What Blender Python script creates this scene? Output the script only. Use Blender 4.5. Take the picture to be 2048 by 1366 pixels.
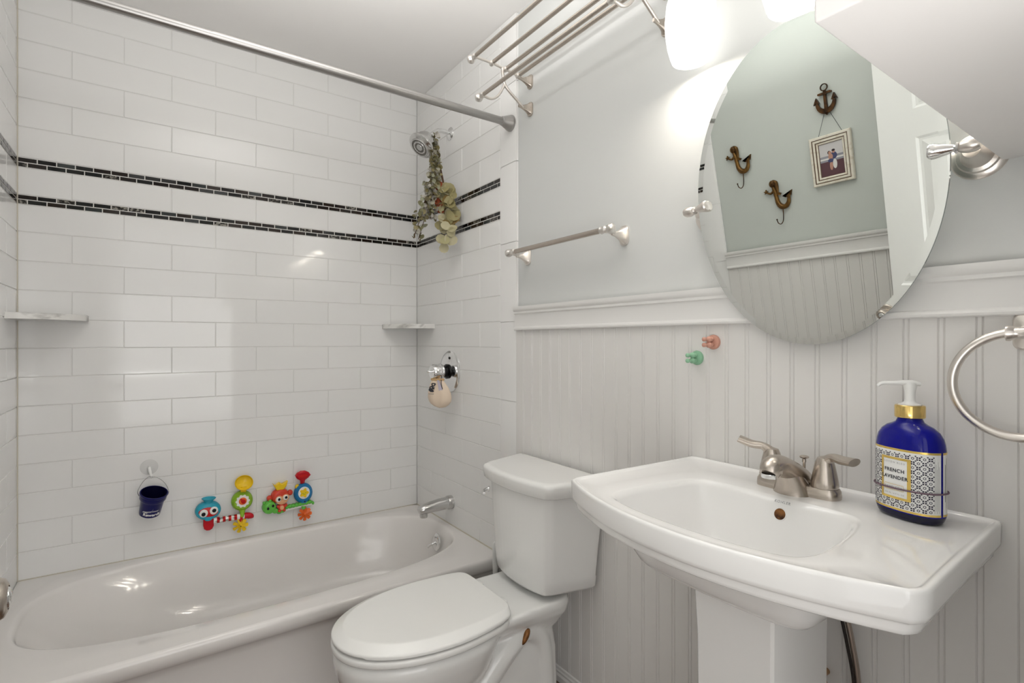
import bpy, bmesh, math, random
from mathutils import Vector, Matrix, noise
random.seed(7)
PI = math.pi
for o in list(bpy.data.objects): bpy.data.objects.remove(o, do_unlink=True)
SC = bpy.context.scene
COL = SC.collection

# ------------------------------------------------------------------ camera, world, lights, exposure
CAMZ = 1.15
cam = bpy.data.objects.new('camera', bpy.data.cameras.new('camera'))
COL.objects.link(cam)
cam.location = (0, 0, CAMZ)
cam.rotation_euler = (PI / 2, 0, -math.atan2(.574, .8188))
cam.data.sensor_width = 36; cam.data.lens = 1038 / 2048 * 36
cam.data.clip_start = .02
SC.camera = cam
SC.view_settings.view_transform = 'Standard'
SC.view_settings.look = 'None'
SC.view_settings.gamma = 1
SC.view_settings.exposure = 1.0
SC.view_settings.use_curve_mapping = False
w = bpy.data.worlds.new('world'); SC.world = w; w.use_nodes = True
w.node_tree.nodes['Background'].inputs[0].default_value = (1, .99, .98, 1)
w.node_tree.nodes['Background'].inputs[1].default_value = .75

def area(name, loc, rot, sx, sy, power, col=(1, .988, .972)):
    d = bpy.data.lights.new(name, 'AREA'); d.shape = 'RECTANGLE'; d.size = sx; d.size_y = sy
    d.energy = power; d.color = col
    o = bpy.data.objects.new(name, d); COL.objects.link(o); o.location = loc; o.rotation_euler = rot
    return o
# added fill: unseen area light through the open doorway behind the camera
area('doorway_fill', (.2, -.9, 1.0), (math.radians(100), 0, 0), 1.2, 1.2, 3.8)
# two added, unseen fill lights facing up: mid-room, and low by the camera
area('ceiling_fill', (.35, 1.1, 1.97), (PI, 0, 0), .5, .5, 6.3)
area('low_fill', (.1, .05, .9), (math.radians(178), 0, 0), .5, .3, 1.7)
LAMP_E = .6     # opal shades
BULB_W = 1.35     # bulb in each shade

XR, YB, XL = 1.146, 2.4966, -.378      # tiled right wall, back wall, left wall
XP = 1.156                             # painted right wall behind the tile plane
ZC = 2.404

# ------------------------------------------------------------------ materials
def mat(name, col, rough=.5, metal=0., coat=0., spec=.5, emit=None, es=0., trans=0., ior=1.45, sss=0.):
    m = bpy.data.materials.new(name); m.use_nodes = True
    b = m.node_tree.nodes['Principled BSDF']; I = b.inputs
    I['Base Color'].default_value = (*col, 1); I['Roughness'].default_value = rough
    I['Metallic'].default_value = metal; I['Coat Weight'].default_value = coat
    I['Coat Roughness'].default_value = .05
    I['Specular IOR Level'].default_value = spec; I['IOR'].default_value = ior
    I['Transmission Weight'].default_value = trans
    if sss: I['Subsurface Weight'].default_value = sss; I['Subsurface Radius'].default_value = (.01, .01, .01)
    if emit: I['Emission Color'].default_value = (*emit, 1); I['Emission Strength'].default_value = es
    return m
def nt(m): return m.node_tree.nodes, m.node_tree.links, m.node_tree.nodes['Principled BSDF']
def add_bump(m, scale, strength, dist=.001, detail=2.):
    N, L, b = nt(m)
    tc = N.new('ShaderNodeTexCoord'); n = N.new('ShaderNodeTexNoise'); n.inputs['Scale'].default_value = scale
    n.inputs['Detail'].default_value = detail
    bp = N.new('ShaderNodeBump'); bp.inputs['Strength'].default_value = strength; bp.inputs['Distance'].default_value = dist
    L.new(tc.outputs['Object'], n.inputs['Vector']); L.new(n.outputs['Fac'], bp.inputs['Height']); L.new(bp.outputs['Normal'], b.inputs['Normal'])
    return m
def noise_col(m, scale, c0, c1, lo=.35, hi=.65, detail=4., dist=0., stretch=(1, 1, 1)):
    N, L, b = nt(m)
    tc = N.new('ShaderNodeTexCoord'); mp = N.new('ShaderNodeMapping'); mp.inputs['Scale'].default_value = stretch
    n = N.new('ShaderNodeTexNoise'); n.inputs['Scale'].default_value = scale; n.inputs['Detail'].default_value = detail
    n.inputs['Distortion'].default_value = dist
    r = N.new('ShaderNodeValToRGB'); r.color_ramp.elements[0].position = lo; r.color_ramp.elements[1].position = hi
    r.color_ramp.elements[0].color = (*c0, 1); r.color_ramp.elements[1].color = (*c1, 1)
    L.new(tc.outputs['Object'], mp.inputs['Vector']); L.new(mp.outputs['Vector'], n.inputs['Vector'])
    L.new(n.outputs['Fac'], r.inputs['Fac']); L.new(r.outputs['Color'], b.inputs['Base Color'])
    return m
def island_col(m, cols):
    N, L, b = nt(m)
    g = N.new('ShaderNodeNewGeometry'); r = N.new('ShaderNodeValToRGB'); r.color_ramp.interpolation = 'CONSTANT'
    e = r.color_ramp.elements
    while len(e) < len(cols): e.new(.5)
    for i, c in enumerate(cols): e[i].position = i / len(cols); e[i].color = (*c, 1)
    L.new(g.outputs['Random Per Island'], r.inputs['Fac']); L.new(r.outputs['Color'], b.inputs['Base Color'])
    return m

M = {}
M['tile'] = add_bump(mat('white_glazed_tile', (.83, .825, .81), .06, coat=.0), 9, .06, .002, 1)
M['grout'] = mat('pale_grout', (.73, .72, .70), .8)
M['mosaic'] = island_col(mat('black_glass_mosaic', (.01, .01, .01), .08), [(.006, .005, .005), (.012, .006, .004), (.006, .007, .007), (.02, .011, .007), (.004, .004, .004), (.03, .034, .034), (.010, .005, .004), (.008, .008, .007)])
mm = mat('marbled_mosaic', (.05, .05, .045), .12); M['mosaic2'] = noise_col(mm, 130, (.015, .012, .01), (.33, .31, .27), .5, .66, 6)
M['mosaicgrout'] = mat('white_mosaic_grout', (.78, .76, .72), .7)
M['paint'] = add_bump(mat('pale_grey_wall_paint', (.63, .64, .628), .33), 260, .12, .0008)
M['paint_green'] = add_bump(mat('sage_grey_wall_paint', (.56, .59, .555), .35), 260, .10, .0008)
M['ceilpaint'] = mat('ceiling_paint', (.86, .845, .83), .75)
M['trim'] = mat('white_trim_paint', (.79, .78, .76), .28)
M['bead'] = mat('white_beadboard_paint', (.76, .745, .72), .32)
M['caulk'] = mat('caulk', (.6, .56, .47), .6)
M['porcelain'] = mat('white_porcelain', (.86, .855, .84), .08, coat=.3)
M['toilet'] = mat('toilet_porcelain', (.82, .82, .80), .09, coat=.3)
M['seat'] = mat('white_plastic_seat', (.84, .84, .815), .18)
M['tub'] = mat('tub_enamel', (.80, .775, .75), .10, coat=.2)
M['chrome'] = mat('chrome', (.82, .82, .82), .06, 1)
M['dullchrome'] = mat('dull_chrome', (.60, .595, .585), .22, 1)
M['rod'] = mat('grey_rod_metal', (.41, .40, .39), .33, 1)
M['nickel'] = add_bump(mat('brushed_nickel', (.53, .475, .42), .27, 1), 900, .05, .0003)
M['satin'] = mat('satin_nickel', (.78, .735, .69), .30, 1)
M['whiteknob'] = mat('satin_nickel_knob', (.80, .77, .73), .28, 1)
M['mirror'] = mat('mirror_silver', (.88, .905, .885), .0, 1)
M['mirroredge'] = mat('mirror_glass_edge', (.32, .37, .36), .1, .6)
M['opal'] = mat('opal_glass_shade', (.95, .93, .9), .25, emit=(1, .985, .96), es=LAMP_E)
M['opalin'] = mat('opal_glass_inside', (.95, .93, .88), .4, emit=(1, .95, .86), es=.4)
M['blackhole'] = mat('dark_recess', (.012, .008, .005), .7)
M['rust'] = noise_col(mat('rusty_brass', (.1, .04, .015), .45, .5), 60, (.05, .02, .008), (.30, .13, .04))
M['marble'] = noise_col(mat('grey_veined_marble', (.7, .7, .68), .22), 7, (.80, .79, .76), (.36, .35, .33), .48, .68, 8, 1.4, (1, 1, 2))
M['floor'] = noise_col(mat('brown_floor', (.2, .12, .08), .35), 9, (.10, .06, .04), (.20, .125, .085), stretch=(1, 12, 1))
M['blue'] = mat('navy_plastic', (.002, .003, .09), .28, spec=.3)
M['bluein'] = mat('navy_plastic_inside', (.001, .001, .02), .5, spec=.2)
M['whiteplastic'] = mat('white_plastic', (.85, .85, .83), .3)
M['clear'] = mat('clear_suction_plastic', (.85, .85, .84), .1); M['clear'].node_tree.nodes['Principled BSDF'].inputs['Alpha'].default_value = .16
M['white_ink'] = mat('white_print', (.85, .85, .85), .5)
M['wire'] = mat('steel_wire', (.5, .5, .48), .25, 1)
def pl(n, c, r=.24): return mat(n, c, r, spec=.35)
M['teal'] = pl('turquoise_plastic', (.03, .37, .50)); M['red'] = pl('red_plastic', (.58, .012, .012)); M['white'] = pl('white_gloss_plastic', (.85, .84, .8))
M['black'] = pl('black_gloss', (.006, .006, .008)); M['yellow'] = pl('yellow_plastic', (.86, .58, .02)); M['lime'] = pl('lime_green_plastic', (.27, .48, .03))
M['green'] = pl('green_plastic', (.13, .50, .07)); M['orange'] = pl('orange_plastic', (.85, .16, .03)); M['skyblue'] = pl('blue_plastic', (.02, .19, .42))
M['peach'] = pl('peach_print', (.80, .42, .22)); M['redorange'] = pl('red_orange_plastic', (.66, .06, .03)); M['tongue'] = pl('crimson_plastic', (.55, .01, .02))
M['cobalt'] = mat('cobalt_glass', (.001, .002, .23), .03, spec=.4); M['cobaltdark'] = mat('thick_cobalt_base', (.001, .001, .025), .04)
M['gold'] = mat('gold_metal', (.83, .60, .22), .16, 1); M['goldfoil'] = mat('gold_foil', (.80, .58, .16), .25, .75)
M['paper'] = mat('label_paper', (.84, .84, .82), .5); M['ink'] = mat('black_ink', (.03, .03, .04), .6); M['greyink'] = mat('grey_ink', (.30, .30, .31), .6)
M['navyink'] = mat('navy_seam', (.01, .006, .03), .3)
M['band'] = mat('mauve_elastic', (.16, .10, .13), .6)
M['pink'] = pl('salmon_plastic', (.62, .33, .25)); M['mint'] = pl('mint_plastic', (.28, .52, .34))
M['linen'] = add_bump(mat('cream_cloth', (.80, .66, .52), .75), 700, .25, .0006); M['linenrim'] = mat('tan_cloth_edge', (.55, .36, .18), .8); M['lilac'] = mat('lilac_cloth', (.55, .50, .58), .8)
M['leafs'] = island_col(mat('small_eucalyptus_leaf', (.3, .3, .2), .55), [(.22, .21, .11), (.40, .38, .30), (.13, .11, .05), (.47, .44, .38), (.28, .24, .12), (.36, .36, .25), (.20, .17, .07), (.50, .47, .42)])
M['leafb'] = island_col(mat('round_eucalyptus_leaf', (.4, .37, .2), .55), [(.42, .39, .21), (.36, .32, .16), (.48, .44, .27), (.33, .29, .13), (.50, .46, .30), (.30, .21, .08)])
M['stem'] = mat('dried_stem', (.10, .05, .025), .7); M['redleaf'] = mat('russet_leaf', (.28, .06, .02), .6)
M['bronze'] = noise_col(mat('bronze_patina', (.12, .06, .03), .38, .75), 40, (.025, .016, .011), (.12, .055, .02))
M['goldbronze'] = noise_col(mat('gold_bronze', (.2, .11, .04), .35, .8), 30, (.07, .035, .012), (.22, .115, .03))
M['antique'] = noise_col(mat('distressed_white_wood', (.7, .66, .56), .6), 50, (.74, .70, .60), (.58, .50, .38), .5, .75)
M['brownline'] = mat('brown_glaze', (.18, .12, .08), .6)
M['doorpaint'] = mat('white_door_paint', (.82, .825, .80), .25)
M['hose'] = mat('braided_hose', (.42, .36, .31), .3, .9); M['hosedark'] = mat('dark_hose', (.02, .015, .012), .4)
M['brass'] = mat('brass_valve', (.45, .26, .10), .35, 1)

# ------------------------------------------------------------------ mesh helpers
ORI = {}
class MB:
    def __init__(s): s.v = []; s.f = []; s.m = []
    def add(s, vs, fs, m=0):
        b = len(s.v); s.v += [Vector(v) for v in vs]
        for f in fs: s.f.append([b + i for i in f]); s.m.append(m)
        return s
    def box(s, a, b, m=0, bev=0):
        x0, y0, z0 = [min(a[i], b[i]) for i in range(3)]; x1, y1, z1 = [max(a[i], b[i]) for i in range(3)]
        if not bev:
            vs = [(x0, y0, z0), (x1, y0, z0), (x1, y1, z0), (x0, y1, z0), (x0, y0, z1), (x1, y0, z1), (x1, y1, z1), (x0, y1, z1)]
            return s.add(vs, [(0, 3, 2, 1), (4, 5, 6, 7), (0, 1, 5, 4), (1, 2, 6, 5), (2, 3, 7, 6), (3, 0, 4, 7)], m)
        bm = bmesh.new(); bmesh.ops.create_cube(bm, size=1)
        for v in bm.verts: v.co = Vector(((x0 + x1) / 2 + v.co.x * (x1 - x0), (y0 + y1) / 2 + v.co.y * (y1 - y0), (z0 + z1) / 2 + v.co.z * (z1 - z0)))
        bmesh.ops.bevel(bm, geom=bm.edges[:], offset=bev, segments=3, affect='EDGES', profile=.5)
        bm.verts.index_update()
        s.add([v.co for v in bm.verts], [[v.index for v in f.verts] for f in bm.faces], m); bm.free(); return s
    def loft(s, rings, m=0, closed=True, c0=True, c1=True, ms=None):
        n = len(rings[0]); b = len(s.v)
        for r in rings: s.v += [Vector(p) for p in r]
        for i in range(len(rings) - 1):
            for j in range(n if closed else n - 1):
                k = (j + 1) % n
                s.f.append([b + i * n + j, b + i * n + k, b + (i + 1) * n + k, b + (i + 1) * n + j]); s.m.append(ms[i] if ms else m)
        def cap(i, rev):
            idx = [b + i * n + j for j in range(n)]
            if rev: idx = idx[::-1]
            c = sum((s.v[q] for q in idx), Vector()) / n
            s.v.append(c); ci = len(s.v) - 1
            for j in range(n): s.f.append([idx[j], idx[(j + 1) % n], ci]); s.m.append((ms[0] if i == 0 else ms[-1]) if ms else m)
        if c0: cap(0, True)
        if c1: cap(len(rings) - 1, False)
        return s
    def lathe(s, prof, o, ax=(0, 0, 1), n=32, m=0, sc=(1, 1), up=None, c0=True, c1=True, ms=None):
        a = Vector(ax).normalized(); u = Vector(up).normalized() if up else (Vector((0, 0, 1)) if abs(a.z) < .9 else Vector((1, 0, 0)))
        e1 = (u - a * u.dot(a)).normalized(); e2 = a.cross(e1); o = Vector(o)
        return s.loft([[o + a * h + (e1 * math.cos(2 * PI * k / n) * sc[0] + e2 * math.sin(2 * PI * k / n) * sc[1]) * max(r, 1e-5) for k in range(n)] for r, h in prof], m, c0=c0, c1=c1, ms=ms)
    def tube(s, path, r, n=12, m=0, sq=None, cap=True):
        P = [Vector(p) for p in path]; R = r if isinstance(r, (list, tuple)) else [r] * len(P)
        rings = []; up = None
        for i, p in enumerate(P):
            t = (P[min(i + 1, len(P) - 1)] - P[max(i - 1, 0)]).normalized()
            if up is None: up = Vector((0, 0, 1)) if abs(t.z) < .9 else Vector((1, 0, 0))
            e1 = (up - t * up.dot(t)).normalized(); e2 = t.cross(e1); up = e1
            a, b = (sq[i] if isinstance(sq, list) else sq) if sq else (1, 1)
            rings.append([p + (e1 * math.cos(2 * PI * k / n) * a + e2 * math.sin(2 * PI * k / n) * b) * R[i] for k in range(n)])
        return s.loft(rings, m, c0=cap, c1=cap)
    def prism(s, poly, fn, t0, t1, m=0, bev=0):
        # poly in 2D, fn(u, v, t) -> 3D; optional small chamfer on the t1 side
        n = len(poly); rings = [[fn(u, v, t0) for u, v in poly]]
        if bev:
            cx = sum(p[0] for p in poly) / n; cy = sum(p[1] for p in poly) / n
            ins = inset(poly, bev)
            rings += [[fn(u, v, t1 - bev) for u, v in poly], [fn(u, v, t1) for u, v in ins]]
        else: rings.append([fn(u, v, t1) for u, v in poly])
        b = len(s.v)
        for r in rings: s.v += [Vector(p) for p in r]
        for i in range(len(rings) - 1):
            for j in range(n):
                k = (j + 1) % n; s.f.append([b + i * n + j, b + i * n + k, b + (i + 1) * n + k, b + (i + 1) * n + j]); s.m.append(m)
        s.f.append([b + j for j in range(n)][::-1]); s.m.append(m)
        s.f.append([b + (len(rings) - 1) * n + j for j in range(n)]); s.m.append(m)
        return s
    def ball(s, c, r, m=0, sc=(1, 1, 1), n=16):
        c = Vector(c); rings = []
        for i in range(n // 2 + 1):
            t = PI * i / (n // 2)
            rings.append([c + Vector((math.sin(t) * math.cos(2 * PI * k / n) * sc[0], math.sin(t) * math.sin(2 * PI * k / n) * sc[1], -math.cos(t) * sc[2])) * r for k in range(n)])
        return s.loft(rings[1:-1], m)
    def xf(s, fn): s.v = [Vector(fn(v)) for v in s.v]; return s
    def build(s, name, mats, parent=None, origin=None, ang=38, sub=0, recalc=True):
        if parent is not None: og = ORI[parent.name]
        else: og = Vector(origin) if origin is not None else Vector((0, 0, 0))
        me = bpy.data.meshes.new(name); me.from_pydata([v - og for v in s.v], [], s.f); me.update()
        if not isinstance(mats, (list, tuple)): mats = [mats]
        for x in mats: me.materials.append(M[x] if isinstance(x, str) else x)
        me.polygons.foreach_set('material_index', s.m)
        if recalc:
            bm = bmesh.new(); bm.from_mesh(me); bmesh.ops.remove_doubles(bm, verts=bm.verts, dist=1e-6)
            bmesh.ops.recalc_face_normals(bm, faces=bm.faces); bm.to_mesh(me); bm.free()
        me.polygons.foreach_set('use_smooth', [True] * len(me.polygons))
        me.set_sharp_from_angle(angle=math.radians(ang))
        o = bpy.data.objects.new(name, me); COL.objects.link(o)
        if parent is not None: o.parent = parent
        else: o.location = og
        ORI[o.name] = og
        if sub: md = o.modifiers.new('sub', 'SUBSURF'); md.levels = sub; md.render_levels = sub
        return o
def inset(poly, d):
    n = len(poly); out = []
    A = sum(poly[i][0] * poly[(i + 1) % n][1] - poly[(i + 1) % n][0] * poly[i][1] for i in range(n))
    sg = 1 if A > 0 else -1
    for i in range(n):
        p0, p1, p2 = Vector(poly[i - 1]), Vector(poly[i]), Vector(poly[(i + 1) % n])
        a = (p1 - p0).normalized(); b = (p2 - p1).normalized()
        n1 = Vector((-a.y, a.x)) * sg; n2 = Vector((-b.y, b.x)) * sg; q = (n1 + n2)
        q = q / max(q.length_squared, .5) * 2 if q.length > 1e-6 else n1
        out.append(tuple(p1 + q * d))
    return out
def tag(o, label, cat, group=None):
    o['label'] = label; o['category'] = cat
    if group: o['group'] = group
    return o
def thing(name, loc, label, cat, group=None):
    o = bpy.data.objects.new(name, None); COL.objects.link(o); o.location = loc; o.empty_display_size = .02
    ORI[o.name] = Vector(loc); return tag(o, label, cat, group)
def struct(o): o['kind'] = 'structure'; return o
def spline(P, k=8):
    P = [Vector(p) for p in P]; out = []
    for i in range(len(P) - 1):
        a = P[max(i - 1, 0)]; b = P[i]; c = P[i + 1]; d = P[min(i + 2, len(P) - 1)]
        for j in range(k):
            t = j / k; out.append(.5 * ((2 * b) + (c - a) * t + (2 * a - 5 * b + 4 * c - d) * t * t + (-a + 3 * b - 3 * c + d) * t ** 3))
    return out + [P[-1]]
def lerpl(vals, n):
    out = []
    for i in range(n):
        t = i / (n - 1) * (len(vals) - 1); k = min(int(t), len(vals) - 2); out.append(vals[k] + (vals[k + 1] - vals[k]) * (t - k))
    return out
def text_geo(s, size, bold=0., align='CENTER', space=1.):
    cu = bpy.data.curves.new('txt', 'FONT'); cu.body = s; cu.size = size; cu.align_x = align; cu.align_y = 'CENTER'; cu.offset = bold; cu.space_character = space
    cu.resolution_u = 3
    o = bpy.data.objects.new('txt', cu); COL.objects.link(o); dg = bpy.context.evaluated_depsgraph_get(); dg.update()
    me = bpy.data.meshes.new_from_object(o.evaluated_get(dg))
    v = [tuple(x.co) for x in me.vertices]; f = [list(p.vertices) for p in me.polygons]
    bpy.data.objects.remove(o); bpy.data.curves.remove(cu); bpy.data.meshes.remove(me)
    return v, f
def rrect(x0, y0, x1, y1, r, n=5):
    out = []
    for cx, cy, a0 in ((x1 - r, y1 - r, 0), (x0 + r, y1 - r, 90), (x0 + r, y0 + r, 180), (x1 - r, y0 + r, 270)):
        for k in range(n + 1):
            a = math.radians(a0 + 90 * k / n); out.append((cx + r * math.cos(a), cy + r * math.sin(a)))
    return out
def ray_poly(poly, c, n):
    # sample a star-shaped outline by n equal angles round c
    out = []
    for k in range(n):
        a = 2 * PI * k / n; dx, dy = math.cos(a), math.sin(a); best = 0
        for i in range(len(poly)):
            x1, y1 = poly[i][0] - c[0], poly[i][1] - c[1]; x2, y2 = poly[(i + 1) % len(poly)][0] - c[0], poly[(i + 1) % len(poly)][1] - c[1]
            ex, ey = x2 - x1, y2 - y1; dn = dx * ey - dy * ex
            if abs(dn) < 1e-12: continue
            t = (x1 * ey - y1 * ex) / dn; u = (x1 * dy - y1 * dx) / dn
            if t > 0 and -1e-6 <= u <= 1 + 1e-6: best = max(best, t)
        out.append(best)
    return out

# ------------------------------------------------------------------ room shell
def tiled_wall(name, fn, u0, u1, zrows, stripes, jA, jB, pitch, bull=None, flip=False):
    """fn(u, z, d): u along wall, d out of the wall. zrows: list of (z0, z1, kind)"""
    mb = MB(); g = .0011
    def quad(ua, ub, za, zb, m, d=.0, bev=.0012, tilt=(0, 0)):
        ua += g; ub -= g; za += g; zb -= g
        if ub - ua < .003: return
        A = [(ua, za), (ub, za), (ub, zb), (ua, zb)]; B = [(ua + bev, za + bev), (ub - bev, za + bev), (ub - bev, zb - bev), (ua + bev, zb - bev)]
        uc, zc = (ua + ub) / 2, (za + zb) / 2
        vs = [fn(u, z, d - .0016) for u, z in A] + [fn(u, z, d + (u - uc) * tilt[0] + (z - zc) * tilt[1]) for u, z in B]
        mb.add(vs, [(4, 5, 6, 7), (0, 1, 5, 4), (1, 2, 6, 5), (2, 3, 7, 6), (3, 0, 4, 7)], m)
    uu1 = bull[0] if bull else u1
    mb.add([fn(u0, 0, -.0016), fn(u1, 0, -.0016), fn(u1, ZC, -.0016), fn(u0, ZC, -.0016)], [(0, 1, 2, 3)], 1)
    for z0, z1, kind in zrows:
        js = [u0] ; j = jA if kind == 'A' else jB
        k = math.floor((u0 - j) / pitch) - 1
        while j + k * pitch < uu1 - .004:
            if j + k * pitch > u0 + .004: js.append(j + k * pitch)
            k += 1
        js.append(uu1)
        for a, b in zip(js, js[1:]): quad(a, b, z0, z1, 0, tilt=(random.uniform(-.0012, .0012), random.uniform(-.002, .002)))
    for z0, z1 in stripes:
        mb.add([fn(u0, z0, -.0006), fn(uu1, z0, -.0006), fn(uu1, z1, -.0006), fn(u0, z1, -.0006)], [(0, 1, 2, 3)], 4)
        h = (z1 - z0) / 2; w_ = .0524
        for r in range(2):
            k = -1
            while True:
                off = (0 if r else .5) * w_
                a = u0 + (k * w_) + off + .0005; b = a + w_
                k += 1
                if a > uu1: break
                a = max(a, u0 + .0005); b = min(b, uu1 - .0005)
                if b - a < .004: continue
                q0, q1 = z0 + (r) * h, z0 + (r + 1) * h
                gg = .0026
                vs = [fn(a + gg * .5, q0 + gg * .5, -.0008), fn(b - gg * .5, q0 + gg * .5, -.0008), fn(b - gg * .5, q1 - gg * .5, -.0008), fn(a + gg * .5, q1 - gg * .5, -.0008)]
                e = .0006; t1 = random.uniform(-.01, .01); t2 = random.uniform(-.03, .03)
                vs += [fn(a + gg * .5 + e, q0 + gg * .5 + e, .0006 - t2 * h * .4), fn(b - gg * .5 - e, q0 + gg * .5 + e, .0006 - t2 * h * .4), fn(b - gg * .5 - e, q1 - gg * .5 - e, .0006 + t2 * h * .4), fn(a + gg * .5 + e, q1 - gg * .5 - e, .0006 + t2 * h * .4)]
                mb.add(vs, [(4, 5, 6, 7), (0, 1, 5, 4), (1, 2, 6, 5), (2, 3, 7, 6), (3, 0, 4, 7)], 3 if random.random() < .13 else 2)
    if bull:
        a, b = bull; z = .0
        while z < ZC:
            zb = min(z + .3065, ZC); 
            # bullnose piece with a rounded outer edge
            prof = [(a + g, -.0016), (a + g + .001, 0), (b - .006, 0), (b - .003, -.001), (b - .0012, -.003), (b, -.006), (b, -.0105)]
            rings = [[fn(u, z + g, d), fn(u, zb - g, d)] for u, d in prof]
            bb = len(mb.v)
            for r in rings: mb.v += [Vector(p) for p in r]
            for i in range(len(rings) - 1): mb.f.append([bb + 2 * i, bb + 2 * i + 2, bb + 2 * i + 3, bb + 2 * i + 1]); mb.m.append(0)
            z = zb
        z = 0
    o = mb.build(name, ['tile', 'grout', 'mosaic', 'mosaic2', 'mosaicgrout'], recalc=False, ang=25)
    return struct(o)
low = [.3045, .4035] + [.4035 + .1032 * k for k in range(1, 12)] + [1.6365]
up = [1.8015] + [1.9105 + .1027 * k for k in range(5)] + [ZC]
rows = [(0.0, .1005, 'B'), (.1005, .2025, 'A'), (.2025, .3045, 'B')]
rows += [(low[i], low[i + 1], 'A' if i % 2 == 0 else 'B') for i in range(len(low) - 1)]
rows += [(1.6695, 1.7675, 'B')]
rows += [(up[i], up[i + 1], 'A' if i % 2 == 0 else 'B') for i in range(len(up) - 1)]
ST = [(1.6365, 1.6695), (1.7675, 1.8015)]
tiled_wall('wall_back', lambda u, z, d: (u, YB - d, z), XL, XR, rows, ST, -.0765, -.2305, .308)
tiled_wall('wall_right', lambda u, z, d: (XR - d, YB - u, z), 0, YB - 1.607, rows, ST, YB - 2.178, YB - 2.024, .308, bull=(YB - 1.7163, YB - 1.607))
tiled_wall('wall_left', lambda u, z, d: (XL + d, YB - u, z), 0, YB - 1.622, rows, ST, YB - 2.178, YB - 2.024, .308, bull=(YB - 1.7263, YB - 1.622))

# backing boxes and painted walls
YF = -.02      # inner face of the front wall (doorway wall)
struct(MB().box((XL - .12, YB + .004, -.1), (XR + .13, YB + .12, ZC + .1)).build('wall_back_structure', 'paint')).name = 'wall_back.001'
struct(MB().box((XP, YF - .12, -.1), (XP + .12, YB + .004, ZC + .1)).build('wall_right', 'paint'))
struct(MB().box((XL - .12, YF - .12, -.1), (XL - .012, YB + .004, ZC + .1)).build('wall_left', 'paint_green'))
fw = MB().box((XL - .012, YF - .12, 0), (XL + .09, YF, ZC)).box((.62, YF - .12, 0), (XP, YF, ZC)).box((XL + .09, YF - .12, 2.06), (.62, YF, ZC))
struct(fw.build('wall_front', 'paint'))
struct(MB().box((XL - .12, -1.6, ZC), (XP + .12, YB + .12, ZC + .1)).build('ceiling', 'ceilpaint'))
struct(MB().box((XL - .12, -1.6, -.1), (XP + .12, YB + .12, 0)).build('floor', 'floor'))
# boxed soffit over the right end of the basin
so = MB(); so.box((.512, YF, 1.449), (XP, .2365, ZC), 0, .0025); struct(so.build('wall_soffit', 'ceilpaint'))

# chair rail, beadboard, baseboard, door casing
def rail_prof(x, s):      # (depth, z) profile swept along y; s=-1: grows towards -x
    P = [(0, 1.192), (.011, 1.192), (.0135, 1.194), (.0145, 1.198), (.0135, 1.202), (.010, 1.206), (.0095, 1.212), (.0095, 1.248), (.011, 1.252), (.0145, 1.255), (.0145, 1.262), (.018, 1.266), (.020, 1.272), (.020, 1.281), (0, 1.281)]
    return [(x + s * d, z) for d, z in P]
def sweep_y(mb, prof, y0, y1, m=0):
    n = len(prof); b = len(mb.v)
    for y in (y0, y1): mb.v += [Vector((x, y, z)) for x, z in prof]
    for j in range(n): k = (j + 1) % n; mb.f.append([b + j, b + k, b + n + k, b + n + j]); mb.m.append(m)
    mb.f.append([b + j for j in range(n)]); mb.m.append(m); mb.f.append([b + n + j for j in range(n)][::-1]); mb.m.append(m)
    return mb
def beadboard(xw, s, y0, y1, k0, name):
    # board face at xw, grooves every 51.9 mm in pairs
    xs = []
    k = 0; ys = []
    c = 1.2497 + .0519 * 12
    pts = [(0, y1)]
    while c > y0 + .01:
        if c < y1 - .01:
            for off in (.0042, -.0042):
                q = c + off
                pts += [(0, q + .0017), (-.0022, q), (0, q - .0017)]
            # bead between the grooves is slightly domed
        c -= .0519
    pts.append((0, y0))
    mb = MB(); n = len(pts); b = 0
    for z in (.03, 1.20): mb.v += [Vector((xw + s * d, y, z)) for d, y in pts]
    for j in range(n - 1): mb.f.append([j, j + 1, n + j + 1, n + j]); mb.m.append(0)
    mb.v += [Vector((xw - s * .009, y, z)) for z in (.03, 1.20) for y in (y1, y0)]
    return struct(mb.build(name, 'bead', recalc=False, ang=20))
XBD = XP - .009
beadboard(XBD, -1, YF, 1.607, 0, 'wall_right')
struct(sweep_y(MB(), rail_prof(XBD, -1), YF, 1.605).build('trim_1', 'trim', ang=25))
beadboard(XL + .003, 1, YF, 1.622, 0, 'wall_left')
struct(sweep_y(MB(), [(x, z - .012) for x, z in rail_prof(XL + .003, 1)], YF, 1.620).build('trim_2', 'trim', ang=25))
bp = [(0, .0), (.012, .0), (.0125, .006), (.012, .02), (.008, .026), (.008, .032), (.005, .036), (.004, .043), (0, .046)]
struct(sweep_y(MB(), [(XBD - d, z) for d, z in bp], YF, 1.607).build('baseboard_right', 'trim', ang=25))
struct(sweep_y(MB(), [(XL + .003 + d, z) for d, z in bp], YF, 1.622).build('baseboard_left', 'trim', ang=25))
# yellowed caulk in the inner corners and along the tub
ck = MB(); ck.box((XL, YB - .003, .3045), (XL + .003, YB, ZC)); ck.box((XL, YB - .0035, .304), (XR, YB, .3072)); ck.box((XR - .0035, 1.76, .304), (XR, YB, .3075))
struct(ck.build('trim_3', 'caulk'))
cas = MB(); cas.box((.585, YF, 0), (.64, YF + .014, 2.10), 0, .003); cas.box((XL + .04, YF, 2.06), (.64, YF + .014, 2.12), 0, .003)
struct(cas.build('trim_4', 'trim'))

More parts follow.
